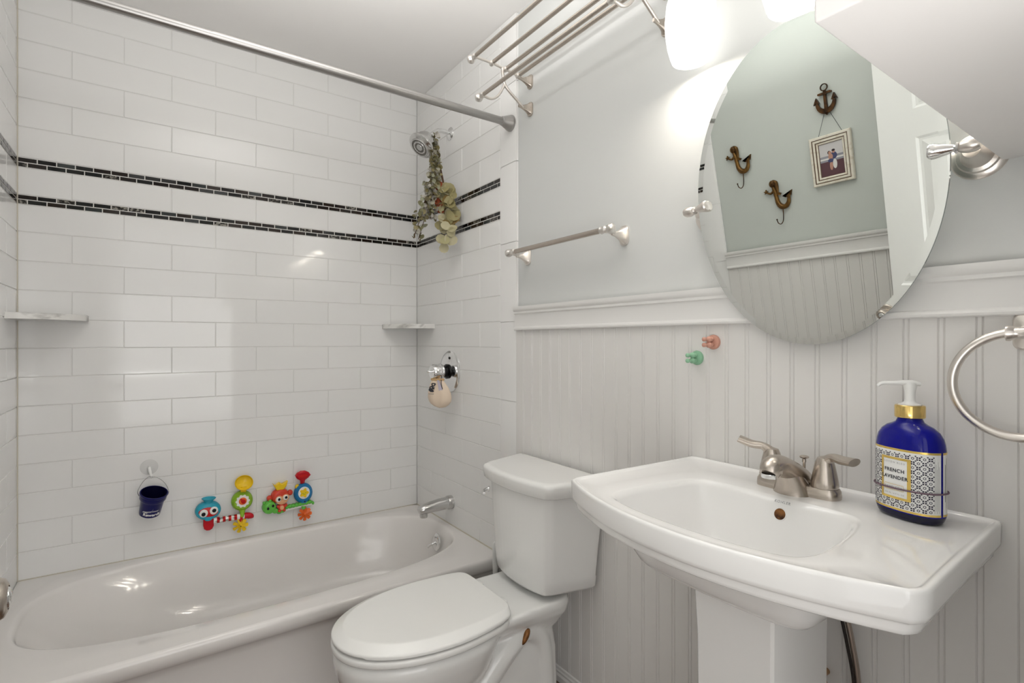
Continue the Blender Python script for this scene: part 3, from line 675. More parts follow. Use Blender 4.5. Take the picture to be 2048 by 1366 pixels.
def build_toy_b():
    t = thing('bath_toy', (.50, YB, .37), 'suction bath toy with crowned red monkey, green caterpillar and blue dial', 'bath toy', 'suction bath toys above the tub')
    for x_, z_ in ((.481, .455), (.578, .461)): MB().lathe([(.024, 0), (.022, .006), (.012, .012)], (x_, YB, z_), (0, -1, 0), 24).build('suction_cup', 'clear', t)
    h = MB(); oval(h, .479, .466, .037, .033, .010, .028, rot=.05); oval(h, .436, .461, .0115, .0125, .014, .014); oval(h, .521, .473, .0115, .0125, .014, .014); h.build('monkey_head', 'redorange', t)
    f = MB(); oval(f, .4725, .455, .0165, .0165, .0335, .0065, rot=.1, fl=.7); oval(f, .4985, .458, .0165, .0165, .0335, .0065, rot=.1, fl=.7); oval(f, .484, .4445, .023, .014, .034, .006, fl=.7); f.build('face', 'peach', t)
    for (x, z) in ((.470, .4555), (.4985, .4595)):
        e = MB(); oval(e, x, z, .0105, .0115, .038, .0035, fl=.6); eb = e.build('eye', 'white', t)
        p = MB(); oval(p, x + .002, z, .0058, .0065, .0402, .002, fl=.6, n=20); p.build('pupil', 'black', eb)
    c = MB(); P = [(-.013, -.014), (-.030, .020), (-.018, .008), (-.010, .016), (-.001, .020), (.007, .012), (.018, .016), (.032, .023), (.026, .000), (.015, -.014)]
    c.prism([(.477 + u, .507 + v) for u, v in P], lambda u, v, w_: (u, YB - w_ - .10 * (v - .50), v), .012, .034, bev=.003); c.build('crown', 'yellow', t)
    b = MB(); oval(b, .484, .417, .016, .017, .018, .020); oval(b, .470, .421, .006, .009, .030, .008, rot=.5); oval(b, .500, .423, .006, .009, .030, .008, rot=-.5); oval(b, .474, .404, .007, .006, .034, .008); oval(b, .493, .404, .007, .006, .034, .008); b.build('monkey_body', 'redorange', t)
    bb = MB(); oval(bb, .484, .416, .0085, .0105, .036, .0035); bb.build('belly', 'peach', t)
    g = MB(); oval(g, .434, .424, .028, .029, .012, .030); oval(g, .414, .447, .007, .006, .024, .010); oval(g, .437, .452, .007, .006, .024, .010)
    for x, z, r in ((.458, .405, .013), (.474, .400, .0135), (.489, .403, .013)): oval(g, x, z, r, .0125, .016, .020)
    g.build('caterpillar_head', 'green', t)
    for x, z in ((.427, .423), (.4465, .432)):
        e = MB(); oval(e, x, z, .0048, .0062, .041, .003, fl=.6, n=16); e.build('caterpillar_eye', 'black', t)
    a = MB()
    for i in range(8): oval(a, .506 + i * .0142, .4105 + i * .0008, .0095, .0085, .014, .016, n=20)
    a.tube(spline([(.612, YB - .024, .4165), (.619, YB - .024, .4105), (.618, YB - .024, .403)], 4), [.0055] * 5 + [.005, .0045, .0035, .0025], 12); a.build('caterpillar_body', 'green', t)
    w_ = MB(); w_.tube([(.498, YB - .020, .3985), (.614, YB - .020, .4055)], .0055, 14); w_.build('track', 'white', t)
    d = MB(); oval(d, .578, .461, .0405, .045, .010, .022, rot=.05, fl=.78); oval(d, .580, .424, .016, .012, .010, .020); d.build('dial', 'skyblue', t)
    d2 = MB(); oval(d2, .578, .465, .0255, .028, .0305, .003, fl=.95); df = d2.build('dial_face', 'white', t)
    P = []
    for q in range(50):
        a_ = 2 * PI * q / 50 + .3; r = .0165 + .0035 * math.cos(5 * a_); P.append((.578 + r * math.cos(a_), .465 + r * 1.08 * math.sin(a_)))
    d3 = MB().prism(P, lambda u, v, y: (u, YB - y, v), .033, .0375, bev=.001); d3.build('star_face', 'yellow', df)
    d5 = MB(); oval(d5, .572, .465, .0035, .0015, .037, .0015, n=12, rot=.3); oval(d5, .584, .466, .0035, .0015, .037, .0015, n=12, rot=-.3); oval(d5, .578, .460, .006, .0016, .037, .0015, n=12); d5.build('smile_lines', 'lime', df)
    ys = MB(); ys.lathe([(.0035, 0), (.0035, .002), (0, .002)], (.581, YB - .030, .425), (0, -1, 0), 12); ys.build('screw', 'navyink', t)
    yr = MB(); oval(yr, .553, .492, .010, .012, .012, .010); yr.build('yellow_tab', 'yellow', t)
    cu = MB(); P = [(-.033, .006), (-.026, .019), (-.010, .027), (.008, .026), (.024, .017), (.033, .004), (.024, -.008), (.010, -.018), (.007, -.034), (-.008, -.034), (-.010, -.018), (-.026, -.007)]
    cu.prism([(.574 + u, .539 + v) for u, v in P], lambda u, v, y: (u, YB - y - .25 * (v - .51), v), .012, .030, bev=.006); cu.build('scoop_cup', 'tongue', t)
    ca = MB(); oval(ca, .572, .546, .020, .012, .036, .004); ca.build('cup_bowl', 'red', t)
    fl = MB(); flower(fl, .582, .368, .031, .030, 8, 0, 0); fl.tube([(.582, YB - .026, .402), (.582, YB - .028, .372)], .0045, 12); fl.build('spinner', 'orange', t)
    st = MB(); st.tube([(.578, YB - .026, .402), (.576, YB - .030, .390)], [.010, .008], 12); st.build('spinner_hub', 'green', t)
build_toy_a(); build_toy_b()

# ------------------------------------------------------------------ brackets, rack, towel bar, ring
def wall_post(mb, y, z, w_=.030, h=.050, m=0):
    """rounded rectangular rose with a concave flare, on the painted wall (towards -x)"""
    rings = []
    for d, sy, sz in ((0, 1, 1), (.004, 1, 1), (.0065, .93, .95), (.007, .80, .86), (.012, .66, .74), (.020, .48, .56), (.030, .34, .38), (.042, .27, .24), (.055, .24, .18)):
        rings.append([(XP - d, y + p[0], z + p[1]) for p in [(u * sy, v * sz) for u, v in rrect(-w_ / 2, -h / 2, w_ / 2, h / 2, w_ * .42)]])
    mb.loft(rings, m); return mb
def build_rack():
    t = thing('towel_rack_shelf', (XP, 1.22, 2.0), 'brushed nickel wall towel rack with four shelf bars and lower front bar', 'towel rack')
    ya, yb = 1.529, .915; A = []
    for y, s in ((ya, 1), (yb, -1)):
        for zz in (2.107, 2.006): mb = MB(); wall_post(mb, y, zz, .030, .052); mb.build('wall_post', 'nickel', t)
        c = MB()
        c.tube([(XP - .03, y, 2.112), (1.10, y, 2.115), (.985, y, 2.126), (.915, y, 2.126)], [.005, .0048, .0045, .0045], 12)
        c.tube(spline([(XP - .035, y, 2.004), (1.10, y, 2.020), (1.045, y, 2.060), (1.032, y, 2.100), (1.030, y, 2.123)], 8), [.0052] * 33, 12)
        c.tube(spline([(1.040, y, 2.066), (1.015, y, 2.022), (.985, y, 2.000), (.948, y, 2.002)], 8), [.0046] * 25, 12)
        c.build('bracket_arm', 'satin', t)
    for x, z in ((.915, 2.126), (.987, 2.126), (1.045, 2.122), (1.100, 2.115), (.946, 2.002)):
        r = MB(); r.tube([(x, ya + .004, z), (x, yb - .004, z)], .0068, 18); big = x < .95
        bar = r.build('rack_bar', 'nickel', t)
        for y, s in ((ya, 1), (yb, -1)):
            k = MB()
            if big: k.lathe([(.0068, -.012), (.0095, -.006), (.0105, 0), (.0085, .006), (.0065, .010), (.0095, .013), (.0135, .017), (.0150, .023), (.0125, .029), (.006, .032), (0, .0325)], (x, y, z), (0, s, 0), 28)
            else: k.lathe([(.0068, -.010), (.0100, -.005), (.0105, 0), (.0100, .007), (.006, .011), (0, .012)], (x, y, z), (0, s, 0), 24)
            k.build('end_knob', 'whiteknob', bar)
build_rack()
def build_bar():
    t = thing('towel_bar', (XP, 1.3, 1.465), 'brushed nickel towel bar on the painted wall beside the tile edge', 'towel bar')
    for y in (1.544, 1.067):
        mb = MB(); wall_post(mb, y, 1.463, .034, .060); mb.tube([(XP - .045, y, 1.466), (1.082, y, 1.472)], [.007, .008], 14); mb.build('wall_post', 'satin', t)
    b = MB(); b.tube([(1.080, 1.540, 1.473), (1.080, 1.072, 1.473)], .0085, 22); bar = b.build('bar', 'nickel', t)
    for y, s in ((1.544, 1), (1.067, -1)):
        k = MB(); k.lathe([(.0085, -.020), (.0115, -.014), (.0105, -.010), (.0095, -.002), (.0115, .004), (.0075, .010), (.0085, .013), (.0135, .018), (.0145, .025), (.0125, .031), (.006, .034), (0, .0345)], (1.080, y - s * .006, 1.473), (0, s, 0), 28)
        k.build('end_knob', 'whiteknob', bar)
build_bar()
def build_ring():
    t = thing('towel_ring', (XBD, .205, 1.168), 'satin nickel towel ring on the beadboard at the right edge', 'towel ring')
    mb = MB()
    rings = [[(XBD - d, .200 + p[0] * s, 1.166 + p[1] * s) for p in rrect(-.022, -.030, .022, .030, .012)] for d, s in ((0, 1), (.006, 1), (.009, .93), (.010, .86))]
    mb.loft(rings); mb.build('wall_plate', 'satin', t)
    h = MB(); h.lathe([(.013, .008), (.010, .014), (.008, .024), (.008, .036)], (XBD, .200, 1.168), (-1, 0, 0), 24); h.lathe([(.0125, -.016), (.0125, -.012), (.0095, -.006), (.0085, 0), (.0095, .006), (.0125, .012), (.0125, .016)], (XBD - .046, .205, 1.163), (0, 1, 0), 24); h.build('holder', 'satin', t)
    r = MB(); n = 72; c = Vector((XBD - .048, .206, 1.083)); R = .0815
    r.loft([[c + Vector((0, math.sin(a) * (R + .0072 * math.cos(b)), math.cos(a) * (R + .0072 * math.cos(b)))) + Vector((.0072 * math.sin(b), 0, 0)) for b in [2 * PI * k / 16 for k in range(16)]] for a in [2 * PI * i / n for i in range(n + 1)]], c0=False, c1=False)
    r.build('ring', 'satin', t)
build_ring()

# ------------------------------------------------------------------ mirror
MTH = math.radians(7); MC = Vector((1.08, .5236, 1.4655)); MA, MBB = .3238, .2379
MN = Vector((-math.cos(MTH), 0, -math.sin(MTH))); MU = Vector((-math.sin(MTH), 0, math.cos(MTH)))
def build_mirror():
    t = thing('oval_mirror', (XP, .5236, 1.14), 'frameless oval mirror hanging between two nickel pivots over the basin', 'mirror')
    N = 160
    def ring(f, d): return [MC + Vector((0, 1, 0)) * (MBB - f) * math.cos(2 * PI * k / N) + MU * (MA - f) * math.sin(2 * PI * k / N) + MN * d for k in range(N)]
    MB().loft([ring(0, -.0058), ring(0, -.0005), ring(.013, .0)], 0, c0=True, c1=True, ms=[1, 0]).build('mirror_glass', ['mirror', 'mirroredge'], t, ang=.3)
    for s in (1, -1):
        y = MC.y + s * MBB
        w0 = Vector((XP, y + s * .020, MC.z))
        p = MB(); p.lathe([(.040, 0), (.040, .003), (.037, .006), (.031, .008), (.029, .012), (.023, .014), (.020, .020), (.0175, .034), (.012, .046)], w0, (-1, 0, 0), 40); ro = p.build('pivot_rosette', 'satin', t)
        q = MB(); q.lathe([(.0, -.018), (.009, -.017), (.012, -.010), (.012, 0), (.009, .008), (.0065, .012)], Vector((MC.x, y + s * .022, MC.z)), (0, -s, 0), 28); q.build('pivot_knuckle', 'satin', t)
        k = MB(); k.lathe([(.0085, 0), (.0095, .003), (.006, .006), (.0068, .010), (.0095, .020), (.0125, .032), (.0128, .037), (.0105, .040), (0, .041)], Vector((MC.x, y + s * .012, MC.z)) + MN * .002, Vector((-.10, -s, .10)), 28)
        k.build('clamp_finger', 'chrome' if s < 0 else 'satin', t)
build_mirror()

# ------------------------------------------------------------------ vanity light
def build_light():
    t = thing('vanity_light', (XP, .547, 2.04), 'three-shade vanity wall light glowing above the mirror', 'wall light')
    MB().box((XP - .020, .275, 2.045), (XP, .82, 2.115), 0, .006).build('back_plate', 'satin', t)
    for y in (.790, .547, .304):
        a = MB().tube(spline([(XP - .015, y, 2.08), (1.125, y, 2.10), (1.10, y, 2.10), (1.088, y, 2.08), (1.088, y, 2.05)], 8), .007, 12); a.build('arm', 'satin', t)
        MB().lathe([(.022, .0), (.024, -.006), (.024, -.028), (.020, -.034)], (1.088, y, 2.045), (0, 0, 1), 28).build('socket_cup', 'satin', t)
        z0 = 1.838
        pr = [(.0440, 0), (.0480, .010), (.0550, .036), (.0600, .070), (.0610, .100), (.0570, .140), (.0480, .170), (.0350, .192), (.0230, .200)]
        sh = MB(); sh.lathe([(.0420, .001)] + pr, (1.088, y, z0), (0, 0, 1), 48, c0=False, c1=False)
        so_ = sh.build('glass_shade', 'opal', t)
        MB().lathe([(r - .0022, h + .001) for r, h in pr], (1.088, y, z0), (0, 0, 1), 48, c0=False, c1=False).build('shade_lining', 'opalin', so_)
        l = bpy.data.lights.new('bulb', 'POINT'); l.energy = BULB_W; l.color = (1, .955, .90); l.shadow_soft_size = .036
        o = bpy.data.objects.new('bulb_light', l); COL.objects.link(o); o.location = (1.088, y, z0 + .038)
build_light()

# ------------------------------------------------------------------ little character hooks (plain bunny-ear hooks)
def bunny(y, z, m, label):
    t = thing('wall_hook', (XBD, y, z), label, 'hook', 'round adhesive hooks below the mirror')
    MB().lathe([(.0180, 0), (.0185, .003), (.0170, .0065), (.013, .008), (0, .0085)], (XBD, y, z), (-1, 0, 0), 36).build('base', m, t)
    b = MB()
    for s in (1, -1):
        zz = z + s * .0068
        b.ball((XBD - .012, y, zz), .0062, n=16); b.tube([(XBD - .008, y, zz), (XBD - .020, y, zz), (XBD - .030, y, zz * 1 + s * .0006)], [.0050, .0048, .0036], 14)
        b.ball((XBD - .021, y, zz), .0076, n=16); b.ball((XBD - .040, y, zz), .0058, n=16); b.tube([(XBD - .028, y, zz), (XBD - .038, y, zz)], .0032, 10)
    b.build('hook_pegs', m, t)
bunny(.765, 1.1485, 'pink', 'salmon pink round adhesive hook with two stubby pegs')
bunny(.812, 1.1085, 'mint', 'mint green round adhesive hook with two stubby pegs')

# ------------------------------------------------------------------ pedestal basin
SY = .530; SZ = .857
def build_sink():
    t = thing('pedestal_basin', (.95, SY, 0), 'wide white pedestal basin with bowed front below the oval mirror', 'basin')
    XW = XBD - .001
    P = [(XW, -.296)]
    P += [(XW, .296)]
    # left side to front corner, rounded, then the bow
    xs0, ys0 = .742, .312
    fr = []
    for k in range(33):
        v = ys0 - .010 - (2 * ys0 - .020) * k / 32; fr.append((.658 + .084 * (abs(v) / ys0) ** 2, v))
    side = [(.765, .3115), (.755, .3110), (.747, .308)]
    P += side + fr + [(x, -y) for x, y in side[::-1]]
    P = [(x, SY + v) for x, v in P]
    n = 240; c = (.90, SY)
    ro = ray_poly(P, c, n)
    # bowl opening
    B = []
    bx0 = .712; bxb = .992
    for k in range(29): v = .168 - .336 * k / 28; B.append((.709 + .024 * (abs(v) / .168) ** 2.4, v))
    sd_ = [(.988, .125), (.984, .142), (.972, .156), (.945, .166), (.900, .175), (.850, .181), (.800, .184), (.770, .183), (.748, .178)]
    B = sd_ + B + [(x, -v) for x, v in sd_[::-1]]
    B = [(x, SY + .008 + v) for x, v in B]
    rb = ray_poly(B, c, n)
    for _ in range(14): rb = [(rb[k - 1] + 2 * rb[k] + rb[(k + 1) % n]) / 4 for k in range(n)]
    def R(rr, z, f=1., d=0., cx=0.): return [(min(c[0] + cx + math.cos(2 * PI * k / n) * (rr[k] * f - d), XW), c[1] + math.sin(2 * PI * k / n) * (rr[k] * f - d), z(k) if callable(z) else z) for k in range(n)]
    rings = [R(ro, SZ - .060, 1, .040), R(ro, SZ - .061, 1, .016), R(ro, SZ - .0585, 1, .0125), R(ro, SZ - .054, 1, .0115), R(ro, SZ - .0455, 1, .0085), R(ro, SZ - .0435, 1, .0078), R(ro, SZ - .0425, 1, .0055), R(ro, SZ - .0405, 1, .0025), R(ro, SZ - .034, 1, .0008),
             R(ro, SZ - .006, 1, 0), R(ro, SZ - .0028, 1, .0005), R(ro, SZ - .0008, 1, .0018), R(ro, SZ, 1, .0040), R(ro, SZ - .0003, 1, .0085), R(ro, SZ - .0035, 1, .0125), R(ro, SZ - .0050, 1, .0165)]
    zb = SZ - .0052
    rm = [a * .45 + b * .55 - .002 for a, b in zip(ro, rb)]
    rings += [R(rm, zb), R(rb, zb - .0001, 1, -.010), R(rb, zb - .0008, 1, -.0065), R(rb, zb - .0026, 1, -.0035), R(rb, zb - .006, 1, .0015), R(rb, zb - .012, 1, .0055), R(rb, zb - .022, 1, .0095)]
    def Q(z, d, fx, fy):
        return [(.88 + (x - .88) * fx, SY + .008 + (y - SY - .008) * fy, z) for x, y, _ in R(rb, z, 1, d)]
    rings += [Q(zb - .036, .011, .96, .955), Q(zb - .056, .011, .885, .89), Q(zb - .078, .011, .79, .80), Q(zb - .099, .011, .68, .69), Q(zb - .116, .011, .56, .56), Q(zb - .127, .011, .43, .42), Q(zb - .132, .011, .28, .26), Q(zb - .134, .011, .12, .10)]
    MB().loft(rings, 0, c0=False, c1=True).build('basin_top', 'porcelain', t, ang=60)
    # under-bowl: soft inverted trapezoid
    def rr(xf, xb, hw, z, r=.02, bow=.012):
        poly = []
        for k in range(17): v = hw - 2 * hw * k / 16; poly.append((xf + bow * (abs(v) / hw) ** 2.5, SY + v))
        poly += [(xb, SY - hw), (xb, SY + hw)]
        cc = ((xf + xb) / 2, SY); q = ray_poly(poly, cc, 120)
        for _ in range(4): q = [(q[k - 1] + 2 * q[k] + q[(k + 1) % 120]) / 4 for k in range(120)]
        return [(cc[0] + math.cos(2 * PI * k / 120) * q[k], cc[1] + math.sin(2 * PI * k / 120) * q[k], z) for k in range(120)]
    MB().loft([rr(.728, 1.12, .184, SZ - .055), rr(.742, 1.10, .176, SZ - .085), rr(.753, 1.09, .168, SZ - .108), rr(.762, 1.07, .161, SZ - .124), rr(.771, 1.05, .153, SZ - .134), rr(.785, 1.03, .140, SZ - .141), rr(.805, 1.01, .12, SZ - .144)], 0, c0=False).build('underbowl', 'porcelain', t, ang=60)
    # pedestal column with flat front and canted sides
    def pr(xf, xb, hw, hb, z): return [(xb, SY + hb, z), (xb, SY - hb, z), (xf + .035, SY - hw - .008, z), (xf + .004, SY - hw, z), (xf, SY - hw + .005, z), (xf, SY + hw - .005, z), (xf + .004, SY + hw, z), (xf + .035, SY + hw + .008, z)]
    MB().loft([pr(.825, 1.03, .090, .085, 0), pr(.830, 1.03, .088, .085, .03), pr(.845, 1.03, .076, .078, .12), pr(.850, 1.03, .073, .076, .35), pr(.848, 1.03, .074, .077, .60), pr(.842, 1.03, .078, .080, SZ - .138)], 0).build('pedestal', 'porcelain', t, ang=30)
    # overflow hole and maker's lettering on the rear wall of the bowl
    return t, rb, c
sink, rb_s, c_s = build_sink()
def sink_wall(z):    # x of the rear bowl wall centre at height z
    pass
def ray_down(x, y, z, d):
    dg = bpy.context.evaluated_depsgraph_get(); hit, loc, nrm, *_ = SC.ray_cast(dg, Vector((x, y, z)), Vector(d)); return (loc, nrm) if hit else (None, None)
bpy.context.view_layer.update()
hl, hn = ray_down(.80, .512, .824, (1, 0, 0))
if hl is not None:
    ov = MB().lathe([(.0125, -.001), (.0118, .0012), (.0105, .0010), (.0098, -.006)], hl, hn, 28, c0=False, c1=False); ov.build('overflow_ring', 'porcelain', sink)
    MB().lathe([(.0108, .0006), (0, .0008)], hl, hn, 28, c0=True, c1=False).build('overflow_hole', 'rust', sink)
hl2, hn2 = ray_down(.80, .512, .8445, (1, 0, 0))
if hl2 is not None:
    v, f = text_geo('KOHLER', .0068, .00008, space=1.25)
    up = (Vector((0, 0, 1)) - hn2 * hn2.z).normalized(); lat = up.cross(hn2)
    vs = []
    for x, y, z in v:
        p = hl2 + lat * x + up * y
        h, nn = ray_down(p.x - .03, p.y, p.z, (1, 0, 0)); vs.append((h if h is not None else p) + hn2 * .0004)
    MB().add(vs, f).build('maker_lettering', 'greyink', sink, recalc=False)

# ------------------------------------------------------------------ faucet
def build_faucet():
    z0 = SZ - .0052
    t = thing('basin_faucet', (1.062, .522, z0), 'brushed nickel two-handle basin faucet at the back of the basin', 'faucet')
    def stad(hl_, hw, z):
        out = []
        for k in range(40):
            a = 2 * PI * k / 40; x, y = math.cos(a), math.sin(a)
            out.append((1.062 + hw * x, .522 + (hl_ - hw) * max(-1, min(1, y * 1.6)) + hw * y, z))
        return out
    MB().loft([stad(.0795, .0275, z0), stad(.080, .028, z0 + .004), stad(.079, .0270, z0 + .014), stad(.076, .0245, z0 + .019), stad(.070, .019, z0 + .0205)]).build('base_plate', 'nickel', t)
    # spout: broad hump that leans forward and ends in a downturned nose
    path = spline([(1.092, .522, z0 + .010), (1.070, .522, z0 + .027), (1.038, .522, z0 + .042), (1.005, .522, z0 + .056), (.982, .522, z0 + .062), (.965, .522, z0 + .058), (.956, .522, z0 + .048)], 6)
    n = len(path); rad = lerpl([.017, .0215, .0230, .0222, .0212, .0200, .0160], n)
    MB().tube(path, rad, 28, sq=[(a, b) for a, b in zip(lerpl([.75, .85, .9, .9, .95, 1, 1], n), lerpl([1.25, 1.15, 1.05, 1.05, 1.05, 1.05, 1], n))]).build('spout', 'nickel', t)
    MB().lathe([(.0135, 0), (.0135, .006), (.0125, .008), (.0105, .008), (.009, .003)], (.9565, .522, z0 + .049), (-.1, 0, -1), 24, c1=False).build('aerator', 'chrome', t)
    # skirt from the plate up to the spout flanks
    MB().loft([[(1.050 + hx * math.cos(2 * PI * k / 32) + sx, .522 + hy * math.sin(2 * PI * k / 32), z0 + z) for k in range(32)] for hx, hy, sx, z in ((.034, .036, -.004, .0), (.033, .033, -.005, .010), (.031, .027, -.010, .024), (.027, .022, -.018, .040), (.020, .016, -.026, .054))]).build('spout_skirt', 'nickel', t)
    for s in (1, -1):
        y = .522 + s * .0515
        h = MB(); h.lathe([(.0235, 0), (.0240, .003), (.0230, .012), (.0210, .024), (.0185, .037), (.0160, .048), (.0125, .056), (0, .060)], (1.062, y, z0 + .0195), (0, 0, 1), 32)
        hub = h.build('handle_hub', 'nickel', t)
        e = 1 if s > 0 else -1
        pa = spline([(1.062, y - s * .002, z0 + .058), (1.061, y + s * .005, z0 + .070), (1.057, y + s * .017, z0 + .079), (1.049, y + s * .037, z0 + .0785 + (.003 if s > 0 else 0)), (1.040, y + s * .060, z0 + .080 + (.010 if s > 0 else .0))], 7)
        m = len(pa); rd = lerpl([.0155, .0125, .0095, .0120, .0135], m)
        MB().tube(pa, rd, 20, sq=[(a, b) for a, b in zip(lerpl([1, .9, .8, .62, .50], m), lerpl([1, 1, .95, 1.0, 1.0], m))]).build('lever', 'nickel', hub)
    rd = MB(); rd.tube([(1.090, .522, z0 + .018), (1.090, .522, z0 + .060)], .0028, 10); rd.lathe([(.004, 0), (.0035, .006), (.0085, .009), (.009, .011), (.006, .013), (0, .0135)], (1.090, .522, z0 + .054), (0, 0, 1), 20); rd.build('pop_up_rod', 'nickel', t)
build_faucet()

# ------------------------------------------------------------------ soap bottle
def build_bottle():
    cx, cy, z0 = 1.060, .334, SZ - .0052
    t = thing('soap_bottle', (cx, cy, z0), 'cobalt blue soap bottle with white pump and patterned French Lavender label', 'soap bottle')
    tc = Vector((-cx, -cy, 0)).normalized(); lf = Vector((-.30, .954, 0)).normalized(); ph = math.radians(36)
    fn_ = (tc * math.cos(ph) + lf * math.sin(ph)).normalized()      # outward normal of the front label
    sd = Vector((fn_.y, -fn_.x, 0))                                  # along the front, towards the image right
    if sd.dot(lf) > 0: sd = -sd
    a, b = .0515, .0335; C0 = Vector((cx, cy, z0))
    N = 72
    def sec(fa, fb, z, e=2.35):
        out = []
        for k in range(N):
            q = 2 * PI * k / N; cs, sn = math.cos(q), math.sin(q); x = abs(cs) ** (2 / e) * (1 if cs >= 0 else -1); y = abs(sn) ** (2 / e) * (1 if sn >= 0 else -1)
            out.append(C0 + sd * x * fa + fn_ * y * fb + Vector((0, 0, z)))
        return out
    L = [(a * .80, b * .75, 0, 2.3), (a * .90, b * .88, .0015, 2.3), (a * .95, b * .95, .006, 2.35), (a, b, .014, 2.35), (a, b, .070, 2.35), (a, b, .122, 2.35), (a * .985, b * .98, .130, 2.3), (a * .94, b * .93, .139, 2.3), (a * .84, b * .84, .148, 2.2), (a * .68, b * .72, .155, 2.1), (a * .50, b * .62, .159, 2), (a * .40, b * .56, .162, 2), (.0172, .0172, .168, 2), (.0165, .0165, .178, 2)]
    MB().loft([sec(*q) for q in L], ms=[1, 1, 1] + [0] * (len(L) - 4)).build('bottle', ['cobalt', 'cobaltdark'], t, ang=60)
    C1 = C0
    cp = MB().lathe([(.0195, .169), (.0212, .170), (.0215, .172), (.0215, .189), (.0205, .1905), (.008, .191)], C1, (0, 0, 1), 40); cp.build('cap', 'gold', t)
    pm = MB().lathe([(.0165, .1895), (.0165, .192), (.011, .194), (.0085, .196), (.0075, .200), (.0075, .212), (.0095, .222), (.0100, .228)], C1, (0, 0, 1), 28)
    pump = pm.build('pump', 'whiteplastic', t)
    pd = Vector((-.55, .83, 0)).normalized()
    MB().tube(spline([C1 + Vector((0, 0, .226)) - pd * .014, C1 + Vector((0, 0, .2285)), C1 + pd * .022 + Vector((0, 0, .2275)), C1 + pd * .040 + Vector((0, 0, .2265)), C1 + pd * .046 + Vector((0, 0, .2215))], 6), lerpl([.006, .0085, .0065, .0055, .0042], 25), 18, sq=(.55, 1)).build('pump_nozzle', 'whiteplastic', pump)
    # label wrapped on the body: table of arc length -> angle, arc 0 at the label front centre
    T = []; s_ = 0; prev = None; K = 1440
    def pt(q):
        cs, sn = math.cos(q), math.sin(q); e = 2.35
        return Vector((abs(cs) ** (2 / e) * (1 if cs >= 0 else -1) * a, abs(sn) ** (2 / e) * (1 if sn >= 0 else -1) * b))
    for k in range(K + 1):
        q = PI / 2 - 2 * PI * k / K; p = pt(q)
        if prev is not None: s_ += (p - prev).length
        T.append((s_, p)); prev = p
    per = s_
    def W(u, v, off=.0005):
        u = u % per; lo, hi = 0, K
        while hi - lo > 1:
            md = (lo + hi) // 2
            if T[md][0] <= u: lo = md
            else: hi = md
        f = (u - T[lo][0]) / max(T[hi][0] - T[lo][0], 1e-9); p = T[lo][1].lerp(T[hi][1], f)
        nn = Vector((T[hi][1].y - T[lo][1].y, -(T[hi][1].x - T[lo][1].x))); 
        nn = -nn if nn.dot(p) < 0 else nn
        nn = nn.normalized() if nn.length else p.normalized()
        p = p + nn * off
        return C0 + sd * p.x + fn_ * p.y + Vector((0, 0, v))
    def patch(mb, u0, u1, v0, v1, off, m=0, k=None):
        k = k or max(2, int((u1 - u0) / .0025)); b_ = len(mb.v)
        for i in range(k + 1):
            u = u0 + (u1 - u0) * i / k; mb.v += [W(u, v0, off), W(u, v1, off)]
        for i in range(k): mb.f.append([b_ + 2 * i, b_ + 2 * i + 2, b_ + 2 * i + 3, b_ + 2 * i + 1]); mb.m.append(m)
    v0, v1 = .016, .119
    lab = MB(); patch(lab, -.060, .0655, v0, v1, .0004, 0); patch(lab, .0700, .12, v0, v1, .0004, 0)
    lo_ = lab.build('label', 'paper', t, recalc=False, ang=60)
    gd = MB(); patch(gd, -.060, .0655, v1 - .0035, v1, .0006, 0); patch(gd, .070, .12, v1 - .0035, v1, .0006, 0); patch(gd, -.060, .0655, v0, v0 + .0035, .0006, 0); patch(gd, .070, .12, v0, v0 + .0035, .0006, 0)
    fu, fv0, fv1 = .0245, .034, .104
    for (p0, p1, q0, q1) in ((-fu, fu, fv0, fv0 + .004), (-fu, fu, fv1 - .004, fv1), (-fu, -fu + .004, fv0, fv1), (fu - .0055, fu, fv0, fv1)): patch(gd, p0, p1, q0, q1, .0009, 0)
    gd.build('gold_foil_border', 'goldfoil', lo_, recalc=False, ang=60)
    # dotted rosette pattern
    pt_ = MB(); pw = .00775
    def shape(cu, cv, kind):
        if kind == 0:      # ring
            k = 10; b_ = len(pt_.v)
            for r in (.0022, .0013):
                pt_.v += [W(cu + r * math.cos(2 * PI * i / k), cv + r * math.sin(2 * PI * i / k), .0007) for i in range(k)]
            for i in range(k): j = (i + 1) % k; pt_.f.append([b_ + i, b_ + j, b_ + k + j, b_ + k + i]); pt_.m.append(0)
        else:              # four-petal rosette
            for sx, sy in ((1, 1), (1, -1), (-1, 1), (-1, -1)):
                P = [(.0004, .0004), (.0030, .0006), (.0030, .0024), (.0006, .0030)]
                b_ = len(pt_.v); pt_.v += [W(cu + sx * x, cv + sy * y, .0007) for x, y in P]; pt_.f.append([b_, b_ + 1, b_ + 2, b_ + 3]); pt_.m.append(0)
    def dash(cu, cv, a_):
        dx, dy = math.cos(a_) * .0013, math.sin(a_) * .0013; nx, ny = -dy * .35, dx * .35
        b_ = len(pt_.v); pt_.v += [W(cu + sx * dx + sy * nx, cv + sx * dy + sy * ny, .0007) for sx, sy in ((-1, -1), (1, -1), (1, 1), (-1, 1))]; pt_.f.append([b_, b_ + 1, b_ + 2, b_ + 3]); pt_.m.append(0)
    i0 = int(.060 / pw)
